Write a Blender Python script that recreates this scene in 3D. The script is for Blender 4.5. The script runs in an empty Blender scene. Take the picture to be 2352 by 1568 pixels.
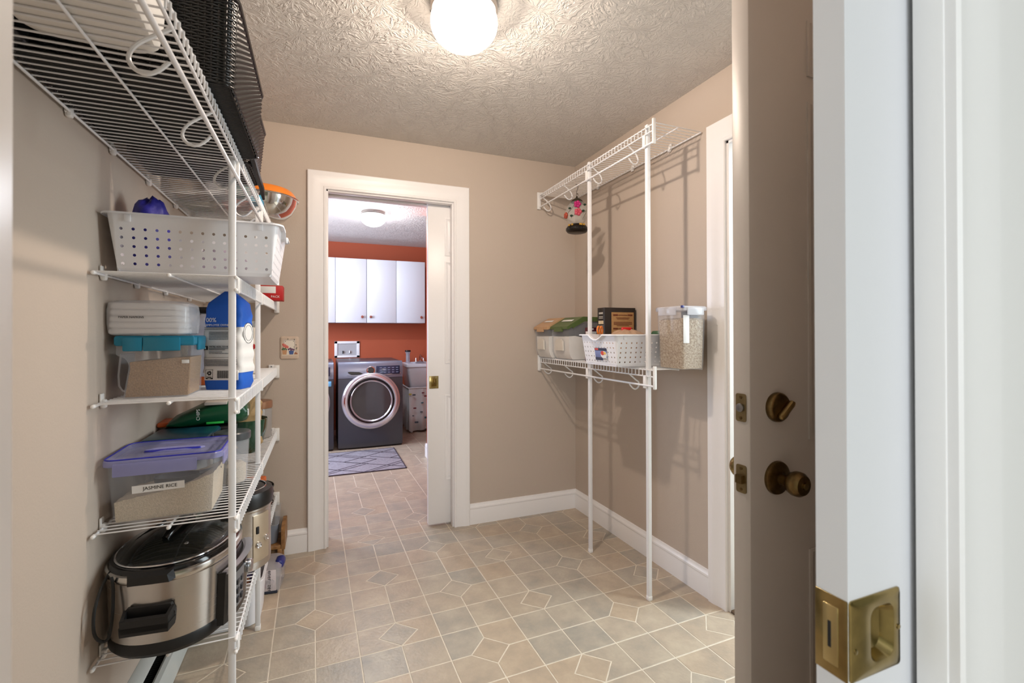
import bpy, math, random
from mathutils import Vector, Matrix
random.seed(7)
SC = bpy.context.scene
COL = SC.collection
PI = math.pi
# ------------------------------------------------------------------ camera
cam_d = bpy.data.cameras.new('camera')
cam = bpy.data.objects.new('camera', cam_d); COL.objects.link(cam); SC.camera = cam
yaw, pit, rol = 0.3791, 0.0045, -0.0025
F = Vector((math.sin(yaw)*math.cos(pit), math.cos(yaw)*math.cos(pit), math.sin(pit)))
R0 = Vector((math.cos(yaw), -math.sin(yaw), 0)); U0 = R0.cross(F)
RR = R0*math.cos(rol)+U0*math.sin(rol); UU = -R0*math.sin(rol)+U0*math.cos(rol)
M = Matrix(((RR.x, UU.x, -F.x, 0), (RR.y, UU.y, -F.y, 0), (RR.z, UU.z, -F.z, 1.203), (0, 0, 0, 1)))
cam.matrix_world = M
cam_d.sensor_width = 36; cam_d.lens = 36*1063.68/2352
cam_d.shift_x = (1176-1162.15)/2352; cam_d.shift_y = (759.78-784)/2352
cam_d.clip_start = 0.02
cam_d.dof.use_dof = True; cam_d.dof.focus_distance = 2.3; cam_d.dof.aperture_fstop = 6.3
# ------------------------------------------------------------------ view, world, large lights
SC.view_settings.view_transform = 'Standard'; SC.view_settings.look = 'None'
SC.view_settings.gamma = 1; SC.view_settings.use_curve_mapping = False
SC.view_settings.exposure = 1.42
W = bpy.data.worlds.new('sky'); SC.world = W; W.use_nodes = True
W.node_tree.nodes['Background'].inputs[0].default_value = (0.88, 0.94, 1.0, 1)
W.node_tree.nodes['Background'].inputs[1].default_value = 0.45
def area(name, loc, target, sx, sy, power, col):
    d = bpy.data.lights.new(name, 'AREA'); d.shape = 'RECTANGLE'; d.size = sx; d.size_y = sy
    d.energy = power; d.color = col
    o = bpy.data.objects.new(name, d); COL.objects.link(o); o.location = loc
    o.rotation_euler = (Vector(target)-Vector(loc)).to_track_quat('-Z', 'Y').to_euler()
    return o
area('kitchen_window_daylight', (-0.9, -2.6, 1.6), (0.5, 1.5, 1.0), 2.2, 1.5, 24, (0.88, 0.95, 1.0))
area('garden_door_daylight', (2.9, 0.72, 1.7), (1.5, 1.3, 0.9), 0.9, 1.9, 24, (0.86, 0.97, 1.0))
area('laundry_window_daylight', (-1.15, 4.6, 1.5), (1.0, 4.8, 1.1), 1.0, 1.2, 24, (0.72, 0.82, 1.0))
FIX_E = 2.2; FIX_W = 29.0      # ceiling glass emission
FIX_C = (1.0, 0.84, 0.70)
LAU_E = 2.6; LAU_W = 20.0
LAU_C = (0.86, 0.91, 1.0)
# ------------------------------------------------------------------ materials
def lin(c):
    return tuple((v/255/12.92 if v/255 <= 0.04045 else ((v/255+0.055)/1.055)**2.4) for v in c)
MATS = {}
def mat(name, rgb, rough=0.5, metal=0.0, alpha=1.0, noise=None, bump=None, emit=None, spec=0.5, aniso=None, rand=0.0, trans=0.0, coat=0.0, tint=None):
    """rgb in sRGB 0-255; noise=(scale, amount[, second rgb]); bump=(scale, strength[, detail])"""
    if name in MATS: return MATS[name]
    m = bpy.data.materials.new(name); m.use_nodes = True; MATS[name] = m
    nt = m.node_tree; b = nt.nodes['Principled BSDF']; L = nt.links.new
    c = lin(rgb)+(1,)
    b.inputs['Base Color'].default_value = c
    b.inputs['Roughness'].default_value = rough; b.inputs['Metallic'].default_value = metal
    b.inputs['Alpha'].default_value = alpha; b.inputs['Specular IOR Level'].default_value = spec
    b.inputs['Transmission Weight'].default_value = trans; b.inputs['Coat Weight'].default_value = coat
    geo = nt.nodes.new('ShaderNodeNewGeometry')
    if noise:
        n = nt.nodes.new('ShaderNodeTexNoise'); n.inputs['Scale'].default_value = noise[0]; n.inputs['Detail'].default_value = 4
        L(geo.outputs['Position'], n.inputs['Vector'])
        mx = nt.nodes.new('ShaderNodeMix'); mx.data_type = 'RGBA'
        c2 = lin(noise[2])+(1,) if len(noise) > 2 else tuple(v*(1-noise[1]) for v in c[:3])+(1,)
        mx.inputs[6].default_value = c; mx.inputs[7].default_value = c2
        cr = nt.nodes.new('ShaderNodeMapRange'); cr.inputs[1].default_value = 0.35; cr.inputs[2].default_value = 0.65
        L(n.outputs['Fac'], cr.inputs[0]); L(cr.outputs[0], mx.inputs[0]); L(mx.outputs[2], b.inputs['Base Color'])
    if bump:
        n2 = nt.nodes.new('ShaderNodeTexNoise'); n2.inputs['Scale'].default_value = bump[0]
        n2.inputs['Detail'].default_value = bump[2] if len(bump) > 2 else 3
        L(geo.outputs['Position'], n2.inputs['Vector'])
        bp = nt.nodes.new('ShaderNodeBump'); bp.inputs['Strength'].default_value = bump[1]; bp.inputs['Distance'].default_value = 0.004
        L(n2.outputs['Fac'], bp.inputs['Height']); L(bp.outputs['Normal'], b.inputs['Normal'])
    if emit:
        b.inputs['Emission Color'].default_value = tuple(emit[0])+(1,); b.inputs['Emission Strength'].default_value = emit[1]
    return m
def brushed(name, rgb, rough=0.3, axis=(400, 400, 4)):
    m = mat(name, rgb, rough, 1.0)
    nt = m.node_tree; b = nt.nodes['Principled BSDF']; L = nt.links.new
    g = nt.nodes.new('ShaderNodeTexCoord'); mp = nt.nodes.new('ShaderNodeMapping'); mp.inputs['Scale'].default_value = axis
    n = nt.nodes.new('ShaderNodeTexNoise'); n.inputs['Scale'].default_value = 1.0; n.inputs['Detail'].default_value = 2
    r = nt.nodes.new('ShaderNodeMapRange'); r.inputs[3].default_value = rough*0.9; r.inputs[4].default_value = rough*1.12
    L(g.outputs['Object'], mp.inputs['Vector']); L(mp.outputs[0], n.inputs['Vector']); L(n.outputs['Fac'], r.inputs[0]); L(r.outputs[0], b.inputs['Roughness'])
    return m
# ------------------------------------------------------------------ mesh builder
class MB:
    def __init__(s): s.v = []; s.f = []
    def add(s, vs, fs):
        o = len(s.v); s.v += [tuple(p) for p in vs]; s.f += [tuple(i+o for i in f) for f in fs]; return s
    def box(s, x0, x1, y0, y1, z0, z1):
        v = [(x, y, z) for z in (z0, z1) for y in (y0, y1) for x in (x0, x1)]
        return s.add(v, [(0, 2, 3, 1), (4, 5, 7, 6), (0, 1, 5, 4), (2, 6, 7, 3), (0, 4, 6, 2), (1, 3, 7, 5)])
    def loft(s, rings, cap0=True, cap1=True, closed=True):
        n = len(rings[0]); vs = [p for r in rings for p in r]; fs = []
        for k in range(len(rings)-1):
            for i in range(n if closed else n-1):
                j = (i+1) % n
                fs.append((k*n+i, k*n+j, (k+1)*n+j, (k+1)*n+i))
        if cap0: fs.append(tuple(range(n))[::-1])
        if cap1: fs.append(tuple((len(rings)-1)*n+i for i in range(n)))
        return s.add(vs, fs)
    def bbox(s, x0, x1, y0, y1, z0, z1, b=0.003):
        """box with softened edges"""
        b = min(b, (x1-x0)*.45, (y1-y0)*.45, (z1-z0)*.45)
        cx, cy, w, d = (x0+x1)/2, (y0+y1)/2, x1-x0, y1-y0
        c = 0.3*b
        return s.loft([rrect(cx, cy, w-2*b, d-2*b, b*.3, z0, 1), rrect(cx, cy, w-2*c, d-2*c, b, z0+c, 2), rrect(cx, cy, w, d, b, z0+b, 2),
                       rrect(cx, cy, w, d, b, z1-b, 2), rrect(cx, cy, w-2*c, d-2*c, b, z1-c, 2), rrect(cx, cy, w-2*b, d-2*b, b*.3, z1, 1)]) if False else \
            s.loft([rrect(cx, cy, w-2*b, d-2*b, b*.4, z0, 2), rrect(cx, cy, w-.6*b, d-.6*b, b, z0+.3*b, 2), rrect(cx, cy, w, d, b, z0+b, 2),
                    rrect(cx, cy, w, d, b, z1-b, 2), rrect(cx, cy, w-.6*b, d-.6*b, b, z1-.3*b, 2), rrect(cx, cy, w-2*b, d-2*b, b*.4, z1, 2)])
    def tube(s, path, r, n=8, closed=False, cap=True):
        P = [Vector(p) for p in path]; m = len(P); rings = []; up = None
        rad = r if isinstance(r, (list, tuple)) else [r]*m
        for i in range(m):
            if closed: t = (P[(i+1) % m]-P[i-1])
            else: t = P[min(i+1, m-1)]-P[max(i-1, 0)]
            t.normalize()
            if up is None:
                up = Vector((0, 0, 1)) if abs(t.z) < 0.9 else Vector((1, 0, 0))
            a = t.cross(up)
            if a.length < 1e-5: a = t.cross(Vector((0.3, 0.9, 0.2)))
            a.normalize(); up = a.cross(t); up.normalize()
            rings.append([P[i]+(a*math.cos(2*PI*k/n)+up*math.sin(2*PI*k/n))*rad[i] for k in range(n)])
        if closed: rings.append(rings[0])
        return s.loft(rings, cap and not closed, cap and not closed)
    def lathe(s, prof, n=32, c=(0, 0, 0), ax='Z', cap=True, sx=1, sy=1):
        rings = []
        for r, h in prof:
            ring = []
            for k in range(n):
                a = 2*PI*k/n; u, v = r*math.cos(a)*sx, r*math.sin(a)*sy
                ring.append({'Z': (c[0]+u, c[1]+v, c[2]+h), 'X': (c[0]+h, c[1]+u, c[2]+v), 'Y': (c[0]+v, c[1]+h, c[2]+u)}[ax])
            rings.append(ring)
        return s.loft(rings, cap, cap)
    def prism(s, outline, h0, h1, ax='Z'):
        """outline in the plane normal to ax: Z->(x,y)  Y->(x,z)  X->(y,z)"""
        f = {'Z': lambda a, b, h: (a, b, h), 'Y': lambda a, b, h: (a, h, b), 'X': lambda a, b, h: (h, a, b)}[ax]
        return s.loft([[f(a, b, h0) for a, b in outline], [f(a, b, h1) for a, b in outline]])
    def sphere(s, c, r, n=12, m=8, sc=(1, 1, 1)):
        rings = [[(c[0]+r*sc[0]*math.sin(PI*i/m)*math.cos(2*PI*k/n), c[1]+r*sc[1]*math.sin(PI*i/m)*math.sin(2*PI*k/n), c[2]-r*sc[2]*math.cos(PI*i/m)) for k in range(n)] for i in range(1, m)]
        return s.loft(rings)
    def xf(s, mtx):
        s.v = [tuple(mtx @ Vector(p)) for p in s.v]; return s
    def build(s, name, m, parent=None, smooth=True, ang=38, loc=None, rot=None):
        me = bpy.data.meshes.new(name); me.from_pydata(s.v, [], s.f); me.validate()
        import bmesh
        bm = bmesh.new(); bm.from_mesh(me); bmesh.ops.recalc_face_normals(bm, faces=bm.faces); bm.to_mesh(me); bm.free()
        for mm in (m if isinstance(m, (list, tuple)) else [m]): me.materials.append(mm)
        if smooth:
            me.polygons.foreach_set('use_smooth', [True]*len(me.polygons)); me.set_sharp_from_angle(angle=math.radians(ang))
        o = bpy.data.objects.new(name, me); COL.objects.link(o)
        if parent: o.parent = parent
        if loc: o.location = loc
        if rot: o.rotation_euler = rot
        return o
def rrect(cx, cy, w, d, r, z, n=3):
    r = max(min(r, w/2-1e-5, d/2-1e-5), 1e-5); out = []
    for (sx, sy, a0) in ((1, 1, 0), (-1, 1, PI/2), (-1, -1, PI), (1, -1, 1.5*PI)):
        for k in range(n+1):
            a = a0+PI/2*k/n
            out.append((cx+sx*(w/2-r)+r*math.cos(a), cy+sy*(d/2-r)+r*math.sin(a), z))
    return out
def ellipse(cx, cy, a, b, z, n=48, p=2.0):
    out = []
    for k in range(n):
        t = 2*PI*k/n; c, q = math.cos(t), math.sin(t)
        out.append((cx+a*math.copysign(abs(c)**(2/p), c), cy+b*math.copysign(abs(q)**(2/p), q), z))
    return out
def smooth_path(p, m=4):
    p = [Vector(q) for q in p]; out = []
    for i in range(len(p)-1):
        p0, p1, p2, p3 = p[max(i-1, 0)], p[i], p[i+1], p[min(i+2, len(p)-1)]
        for k in range(m):
            s = k/m; out.append(.5*((2*p1)+(p2-p0)*s+(2*p0-5*p1+4*p2-p3)*s**2+(3*p1-p0-3*p2+p3)*s**3))
    return out+[p[-1]]
def thing(name, label, cat, loc=(0, 0, 0), rotz=0.0, group=None):
    o = bpy.data.objects.new(name, None); COL.objects.link(o); o.empty_display_size = 0.05
    o.location = loc; o.rotation_euler = (0, 0, rotz); o['label'] = label; o['category'] = cat
    if group: o['group'] = group
    return o
def tag(o, label, cat, group=None):
    o['label'] = label; o['category'] = cat
    if group: o['group'] = group
    return o
def struct(o): o['kind'] = 'structure'; return o
def root(name, loc=(0, 0, 0)):
    o = bpy.data.objects.new(name, None); COL.objects.link(o); o.location = loc; o.empty_display_size = 0.05; o['kind'] = 'structure'
    return o
def text(body, size, m, parent, loc, rot, name='lettering', align='CENTER', sx=1.0, depth=0.0004):
    c = bpy.data.curves.new('t', 'FONT'); c.body = body; c.size = size; c.align_x = align; c.align_y = 'CENTER'; c.extrude = depth; c.resolution_u = 3
    t = bpy.data.objects.new('t', c); COL.objects.link(t); t.scale = (sx, 1, 1)
    bpy.context.view_layer.update()
    me = bpy.data.meshes.new_from_object(t.evaluated_get(bpy.context.evaluated_depsgraph_get()))
    bpy.data.objects.remove(t); bpy.data.curves.remove(c)
    me.name = name; me.materials.clear(); me.materials.append(m)
    for v in me.vertices: v.co.x *= sx
    o = bpy.data.objects.new(name, me); COL.objects.link(o); o.parent = parent; o.location = loc; o.rotation_euler = rot
    return o
FACE_NEAR = (PI/2, 0, 0)          # lettering that faces the camera side (-Y)
FACE_ROOM_L = (PI/2, 0, PI/2)     # faces +X
FACE_ROOM_R = (PI/2, 0, -PI/2)    # faces -X
# palette
WHITE = mat('white_trim_paint', (242, 240, 240), 0.35, bump=(60, 0.03))
WIRE = mat('white_vinyl_coating', (236, 236, 238), 0.32)
CAPM = mat('white_vinyl_cap', (240, 238, 236), 0.45)
POST = mat('white_powder_coat', (240, 240, 242), 0.4)
PLASW = mat('white_plastic', (238, 238, 242), 0.38)
BLACKP = mat('black_plastic', (14, 14, 15), 0.35)
BLACKG = mat('gloss_black_plastic', (9, 9, 10), 0.15)
CHROME = mat('chrome', (225, 225, 228), 0.1, 1.0)
STEEL = brushed('brushed_steel', (196, 192, 188), 0.26, (6, 6, 420))
BRASS = mat('antique_brass', (128, 106, 70), 0.3, 1.0, noise=(60, 0.35))
BRASSB = mat('bright_brass', (166, 146, 98), 0.22, 1.0, noise=(40, 0.25))
CLEAR = mat('clear_plastic', (228, 230, 236), 0.12, alpha=0.11)
CLEARB = mat('cloudy_plastic', (222, 224, 230), 0.22, alpha=0.20)
GLASS = mat('clear_glass', (235, 240, 238), 0.05, alpha=0.14)
SMOKE = mat('dark_glass', (24, 26, 24), 0.08, alpha=0.82, coat=0.5)
PAPERW = mat('white_paper', (236, 235, 234), 0.7, bump=(40, 0.08))
INK = mat('black_ink', (20, 20, 22), 0.7)
GREYINK = mat('grey_ink', (120, 122, 128), 0.7)
# ------------------------------------------------------------------ room shell
XL, XR, YB, YF, ZC = -0.567, 1.631, 2.80, 0.42, 2.352
YW = 0.30                           # camera-side face of the wall we look through
YB2, YE = 2.94, 6.17                # laundry side of the back wall, laundry far wall
WALLM = mat('taupe_wall_paint', (194, 180, 167), 0.75, bump=(170, 0.10, 2))
ORANGE = mat('terracotta_wall_paint', (174, 84, 52), 0.7, bump=(220, 0.22, 2))
OLIVE = mat('olive_wall_paint', (168, 168, 150), 0.7, bump=(170, 0.08, 2))
def ceiling_mat():
    m = mat('brushed_texture_ceiling', (218, 214, 209), 0.85)
    nt = m.node_tree; b = nt.nodes['Principled BSDF']; L = nt.links.new
    g = nt.nodes.new('ShaderNodeNewGeometry')
    # stomp-brush fans: strokes that radiate from scattered centres
    def node(t, **k):
        n = nt.nodes.new(t)
        for a, v in k.items(): setattr(n, a, v)
        return n
    n1 = node('ShaderNodeTexNoise'); n1.inputs['Scale'].default_value = 9.0; n1.inputs['Detail'].default_value = 2
    L(g.outputs['Position'], n1.inputs['Vector'])
    sub = node('ShaderNodeVectorMath', operation='SUBTRACT'); sub.inputs[1].default_value = (.5, .5, .5); L(n1.outputs['Color'], sub.inputs[0])
    scl = node('ShaderNodeVectorMath', operation='SCALE'); scl.inputs['Scale'].default_value = 0.07; L(sub.outputs[0], scl.inputs[0])
    wp = node('ShaderNodeVectorMath', operation='ADD'); L(g.outputs['Position'], wp.inputs[0]); L(scl.outputs[0], wp.inputs[1])
    def fans(sc, freq, rad, off):
        o = node('ShaderNodeVectorMath', operation='ADD'); o.inputs[1].default_value = (off, off*1.7, 0); L(wp.outputs[0], o.inputs[0])
        v = node('ShaderNodeTexVoronoi'); v.voronoi_dimensions = '2D'; v.inputs['Scale'].default_value = sc; L(o.outputs[0], v.inputs['Vector'])
        d = node('ShaderNodeVectorMath', operation='SUBTRACT'); L(o.outputs[0], d.inputs[0]); L(v.outputs['Position'], d.inputs[1])
        nz = node('ShaderNodeVectorMath', operation='MULTIPLY'); nz.inputs[1].default_value = (1, 1, 0); L(d.outputs[0], nz.inputs[0])
        nr = node('ShaderNodeVectorMath', operation='NORMALIZE'); L(nz.outputs[0], nr.inputs[0])
        ln = node('ShaderNodeVectorMath', operation='LENGTH'); L(nz.outputs[0], ln.inputs[0])
        s1 = node('ShaderNodeVectorMath', operation='SCALE'); s1.inputs['Scale'].default_value = freq; L(nr.outputs[0], s1.inputs[0])
        m1 = node('ShaderNodeMath', operation='MULTIPLY'); m1.inputs[1].default_value = rad; L(ln.outputs['Value'], m1.inputs[0])
        cb = node('ShaderNodeCombineXYZ'); L(m1.outputs[0], cb.inputs[2])
        a1 = node('ShaderNodeVectorMath', operation='ADD'); L(s1.outputs[0], a1.inputs[0]); L(cb.outputs[0], a1.inputs[1])
        cs = node('ShaderNodeVectorMath', operation='SCALE'); cs.inputs['Scale'].default_value = 40.0; L(v.outputs['Color'], cs.inputs[0])
        a2 = node('ShaderNodeVectorMath', operation='ADD'); L(a1.outputs[0], a2.inputs[0]); L(cs.outputs[0], a2.inputs[1])
        nn = node('ShaderNodeTexNoise'); nn.inputs['Scale'].default_value = 1.0; nn.inputs['Detail'].default_value = 2.5; L(a2.outputs[0], nn.inputs['Vector'])
        r = node('ShaderNodeMapRange'); r.inputs[1].default_value = .50; r.inputs[2].default_value = .62; L(nn.outputs['Fac'], r.inputs[0])
        return r
    f1, f2 = fans(7.5, 5.0, 30, 0.0), fans(9.0, 4.5, 34, 3.3)
    mu = node('ShaderNodeMath', operation='MAXIMUM'); L(f1.outputs[0], mu.inputs[0]); L(f2.outputs[0], mu.inputs[1])
    bp = nt.nodes.new('ShaderNodeBump'); bp.inputs['Strength'].default_value = 0.6; bp.inputs['Distance'].default_value = 0.004
    L(mu.outputs[0], bp.inputs['Height']); L(bp.outputs['Normal'], b.inputs['Normal'])
    return m
CEIL = ceiling_mat()
T = 0.12
# left / right / back / camera-side walls
struct(MB().box(XL-T, XL, YF, YB, 0, ZC).build('wall_left', WALLM, smooth=False))
DY0, DY1, DZ = 0.742, 1.51, 2.035            # right-hand outside doorway
w = MB().box(XR, XR+T, YF, DY0, 0, ZC).box(XR, XR+T, DY1, YB, 0, ZC).box(XR, XR+T, DY0, DY1, DZ, ZC)
struct(w.build('wall_right', WALLM, smooth=False))
BX0, BX1, BZ = 0.022, 0.769, 2.02            # laundry doorway
w = MB().box(XL-T, BX0, YB, YB2, 0, ZC).box(BX0, BX1, YB, YB2, BZ, ZC)
w.box(BX1, XR+T, YB, YB+.045, 0, ZC).box(BX1, XR+T, YB2-.045, YB2, 0, ZC)     # hollow pocket for the sliding door
wb = struct(w.build('wall_back', WALLM, smooth=False))
NX0, NX1, NZ = -0.208, 0.65, 2.035            # doorway we stand in
w = MB().box(-2.2, NX0, YW, YF, 0, ZC).box(NX0, NX1, YW, YF, NZ, ZC).box(NX1, 2.6, YW, YW+.028, 0, ZC).box(NX1, 2.6, YF-.04, YF, 0, ZC)
struct(w.build('wall_front', [OLIVE], smooth=False))
struct(MB().box(XL-T, XR+T, YF-.002, YB2, ZC, ZC+.1).build('ceiling', CEIL, smooth=False))
struct(MB().box(-1.3, 2.3, YB2, YE+.1, ZC, ZC+.1).build('ceiling_laundry', CEIL, smooth=False))
struct(MB().box(-2.2, 2.6, -3.0, YF-.002, ZC+.02, ZC+.12).build('ceiling_kitchen', mat('kitchen_ceiling_paint', (225, 225, 222), 0.8), smooth=False))
# kitchen shell behind us, with the window the daylight comes through
struct(MB().box(-2.3, -2.2, -3.0, YF, 0, ZC+.02).build('wall_kitchen_left', OLIVE, smooth=False))
struct(MB().box(2.6, 2.7, -3.0, .42, 0, ZC+.02).build('wall_kitchen_right', OLIVE, smooth=False))
struct(MB().box(-2.3, -2.05, -3.1, -3.0, 0, ZC+.02).box(.25, 2.7, -3.1, -3.0, 0, ZC+.02).box(-2.05, .25, -3.1, -3.0, 0, .95).box(-2.05, .25, -3.1, -3.0, 2.1, ZC+.02).build('wall_kitchen_far', OLIVE, smooth=False))
# laundry shell
struct(MB().box(-1.3, 2.3, YE, YE+.1, 0, ZC).build('wall_laundry_far', ORANGE, smooth=False))
struct(MB().box(-1.35, -1.25, YB2, YE, 0, 0.85).box(-1.35, -1.25, YB2, YE, 2.05, ZC).box(-1.35, -1.25, YB2, 4.05, .85, 2.05).box(-1.35, -1.25, 5.15, YE, .85, 2.05).build('wall_laundry_left', ORANGE, smooth=False))
struct(MB().box(0.955, 2.3, YB2, 4.50, 0, ZC).box(2.2, 2.3, 4.5, YE, 0, ZC).build('wall_laundry_right', ORANGE, smooth=False))
struct(MB().box(-1.25, BX0, YB2, YB2+.004, 0, ZC).box(BX1, .955, YB2, YB2+.004, 0, ZC).box(BX0, BX1, YB2, YB2+.004, BZ, ZC).build('wall_laundry_near', ORANGE, smooth=False))
# ------------------------------------------------------------------ floor: patterned tiles, each one an object
GR, GP, GX, GY = 0.0169, 0.1538, 0.1232, 2.4244
gc, gs = math.cos(GR), math.sin(GR)
GROUT = mat('pale_joint', (224, 214, 196), 0.5, noise=(30, 0.12))
def tile_mat():
    m = mat('mottled_stone_tile', (172, 158, 142), 0.34)
    nt = m.node_tree; b = nt.nodes['Principled BSDF']; L = nt.links.new
    g = nt.nodes.new('ShaderNodeNewGeometry'); oi = nt.nodes.new('ShaderNodeObjectInfo')
    n = nt.nodes.new('ShaderNodeTexNoise'); n.inputs['Scale'].default_value = 9; n.inputs['Detail'].default_value = 5; n.inputs['Roughness'].default_value = 0.65
    ad = nt.nodes.new('ShaderNodeVectorMath'); ad.operation = 'ADD'
    sc = nt.nodes.new('ShaderNodeVectorMath'); sc.operation = 'SCALE'; sc.inputs['Scale'].default_value = 37.0
    L(oi.outputs['Random'], sc.inputs[0]); L(g.outputs['Position'], ad.inputs[0]); L(sc.outputs[0], ad.inputs[1]); L(ad.outputs[0], n.inputs['Vector'])
    r = nt.nodes.new('ShaderNodeValToRGB'); e = r.color_ramp.elements
    e[0].position = 0.32; e[0].color = lin((152, 145, 133))+(1,)
    e[1].position = 0.70; e[1].color = lin((202, 190, 168))+(1,)
    k = e.new(0.5); k.color = lin((178, 164, 146))+(1,)
    L(n.outputs['Fac'], r.inputs[0])
    r2 = nt.nodes.new('ShaderNodeValToRGB'); e = r2.color_ramp.elements; r2.color_ramp.interpolation = 'LINEAR'
    e[0].position = 0.0; e[0].color = lin((160, 157, 149))+(1,)
    e[1].position = 1.0; e[1].color = lin((190, 166, 140))+(1,)
    k = e.new(0.5); k.color = lin((180, 166, 149))+(1,)
    L(oi.outputs['Random'], r2.inputs[0])
    mx = nt.nodes.new('ShaderNodeMix'); mx.data_type = 'RGBA'; mx.inputs[0].default_value = 0.45
    L(r.outputs[0], mx.inputs[6]); L(r2.outputs[0], mx.inputs[7]); L(mx.outputs[2], b.inputs['Base Color'])
    n2 = nt.nodes.new('ShaderNodeTexNoise'); n2.inputs['Scale'].default_value = 75; n2.inputs['Detail'].default_value = 3
    L(g.outputs['Position'], n2.inputs['Vector'])
    bp = nt.nodes.new('ShaderNodeBump'); bp.inputs['Strength'].default_value = 0.35; bp.inputs['Distance'].default_value = 0.004
    L(n2.outputs['Fac'], bp.inputs['Height']); L(bp.outputs['Normal'], b.inputs['Normal'])
    return m
TILE = tile_mat()
floor = struct(MB().box(-2.2, 2.6, -3.0, YE+.1, -0.08, -0.0009).build('floor', GROUT, smooth=False))
def clip(poly, x0, x1, y0, y1):
    def cut(p, f, inter):
        out = []
        for i in range(len(p)):
            a, b = p[i-1], p[i]
            fa, fb = f(a), f(b)
            if fb >= 0:
                if fa < 0: out.append(inter(a, b, fa, fb))
                out.append(b)
            elif fa >= 0: out.append(inter(a, b, fa, fb))
        return out
    it = lambda a, b, fa, fb: (a[0]+(b[0]-a[0])*fa/(fa-fb), a[1]+(b[1]-a[1])*fa/(fa-fb))
    for f in (lambda p: p[0]-x0, lambda p: x1-p[0], lambda p: p[1]-y0, lambda p: y1-p[1]):
        if poly: poly = cut(poly, f, it)
    return poly
def inset(poly, g):
    n = len(poly); out = []
    A = sum(poly[i-1][0]*poly[i][1]-poly[i][0]*poly[i-1][1] for i in range(n))
    sg = 1 if A > 0 else -1
    for i in range(n):
        p0, p1, p2 = Vector(poly[i-1]), Vector(poly[i]), Vector(poly[(i+1) % n])
        d1, d2 = (p1-p0), (p2-p1)
        if d1.length < 1e-5 or d2.length < 1e-5: return None
        d1.normalize(); d2.normalize()
        n1, n2 = Vector((-d1.y, d1.x))*sg, Vector((-d2.y, d2.x))*sg
        bis = n1+n2; den = 1+n1.dot(n2)
        if den < 0.08: return None
        out.append(tuple(p1+bis*(g/den)))
    return out
def cell_polys(i, j):
    """tile outlines of grid cell (i..i+1, j..j+1); the pattern repeats every 4 columns and 3 rows"""
    c, odd, r = i % 4, i % 2, j % 3
    near = lambda a, b: (i+a, j+b)
    sq = [near(0, 0), near(1, 0), near(1, 1), near(0, 1)]
    if c in (0, 1):
        if r == 0:
            if c == 0: return [[near(0, 0), near(1, 0), near(.5, .5), near(1, 1), near(0, 1)]]
            return [[near(0, 0), near(1, 0), near(1, 1), near(0, 1), near(.5, .5)], [near(0, 0), near(.5, .5), near(0, 1), near(-.5, .5)]]
        return [sq]
    if r == 1:
        if c == 2: return [[near(0, 0), near(1, 0), near(1, .5), near(.5, 1), near(0, 1)]]
        return [[near(0, 0), near(1, 0), near(1, 1), near(.5, 1), near(0, .5)], [near(0, .5), near(.5, 1), near(0, 1.5), near(-.5, 1)]]
    if r == 2:
        if c == 2: return [[near(0, 0), near(.5, 0), near(1, .5), near(1, 1), near(0, 1)]]
        return [[near(.5, 0), near(1, 0), near(1, 1), near(0, 1), near(0, .5)]]
    return [sq]
def gw(p):
    a, b = p[0]*GP, -p[1]*GP
    return (GX+a*gc-b*gs, GY+a*gs+b*gc)
tiles = []
def regions():
    yield (XL-.03, XR, YF-.02, YB)               # pantry
    yield (BX0, BX1, YB, YB2)                    # doorway
    yield (-1.25, 2.2, YB2, YE)                  # laundry
    yield (NX0, NX1, YW-.3, YF-.02)
for (x0, x1, y0, y1) in regions():
    for i in range(-14, 16):
        for j in range(-26, 18):
            for P in cell_polys(i, j):
                Wp = [gw(p) for p in P]
                cx, cy = sum(p[0] for p in Wp)/len(Wp), sum(p[1] for p in Wp)/len(Wp)
                if not (x0-.2 < cx < x1+.2 and y0-.2 < cy < y1+.2): continue
                Q = clip(Wp, x0, x1, y0, y1)
                if not Q or len(Q) < 3: continue
                Q = [q for k, q in enumerate(Q) if (Vector(q)-Vector(Q[k-1])).length > 1e-4]
                if len(Q) < 3: continue
                whole = len(Q) == len(P) and all((Vector(a)-Vector(b)).length < 1e-6 for a, b in zip(sorted(Q), sorted(Wp)))
                key = tuple((round(p[0]-i, 2), round(p[1]-j, 2)) for p in P) if whole else None
                tiles.append((math.hypot(cx, cy), key, Wp if whole else Q, (x0, y0)))
def tile_mesh(poly, name='tile'):
    a = inset(poly, 0.0024); b = inset(poly, 0.0032)
    if not a or not b: return None
    n = len(a)
    v = [(p[0], p[1], -0.003) for p in a]+[(p[0], p[1], -0.0006) for p in a]+[(p[0], p[1], 0.0) for p in b]
    f = [(k, (k+1) % n, n+(k+1) % n, n+k) for k in range(n)]+[(n+k, n+(k+1) % n, 2*n+(k+1) % n, 2*n+k) for k in range(n)]+[tuple(2*n+k for k in range(n))]
    return v, f
vis = lambda t: t[2][0][1] > 0.9 and t[2][0][0] > -0.75
tiles.sort(key=lambda t: (not vis(t), t[0]))
shared = {}; n_ind = 0; rest = MB()
for d, key, poly, reg in tiles:
    o0 = poly[0]; loc_poly = [(p[0]-o0[0], p[1]-o0[1]) for p in poly]
    if n_ind < 296 and vis((d, key, poly, reg)) and poly[0][1] < 4.0:
        me = shared.get(key) if key else None
        if me is None:
            g = tile_mesh(loc_poly)
            if g is None: continue
            me = bpy.data.meshes.new('tile'); me.from_pydata(g[0], [], g[1]); me.update(); me.materials.append(TILE)
            if key: shared[key] = me
        o = bpy.data.objects.new('tile', me); COL.objects.link(o); o.parent = floor; o.location = (o0[0], o0[1], 0); n_ind += 1
    else:
        g = tile_mesh(poly)
        if g: rest.add(*g)
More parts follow.
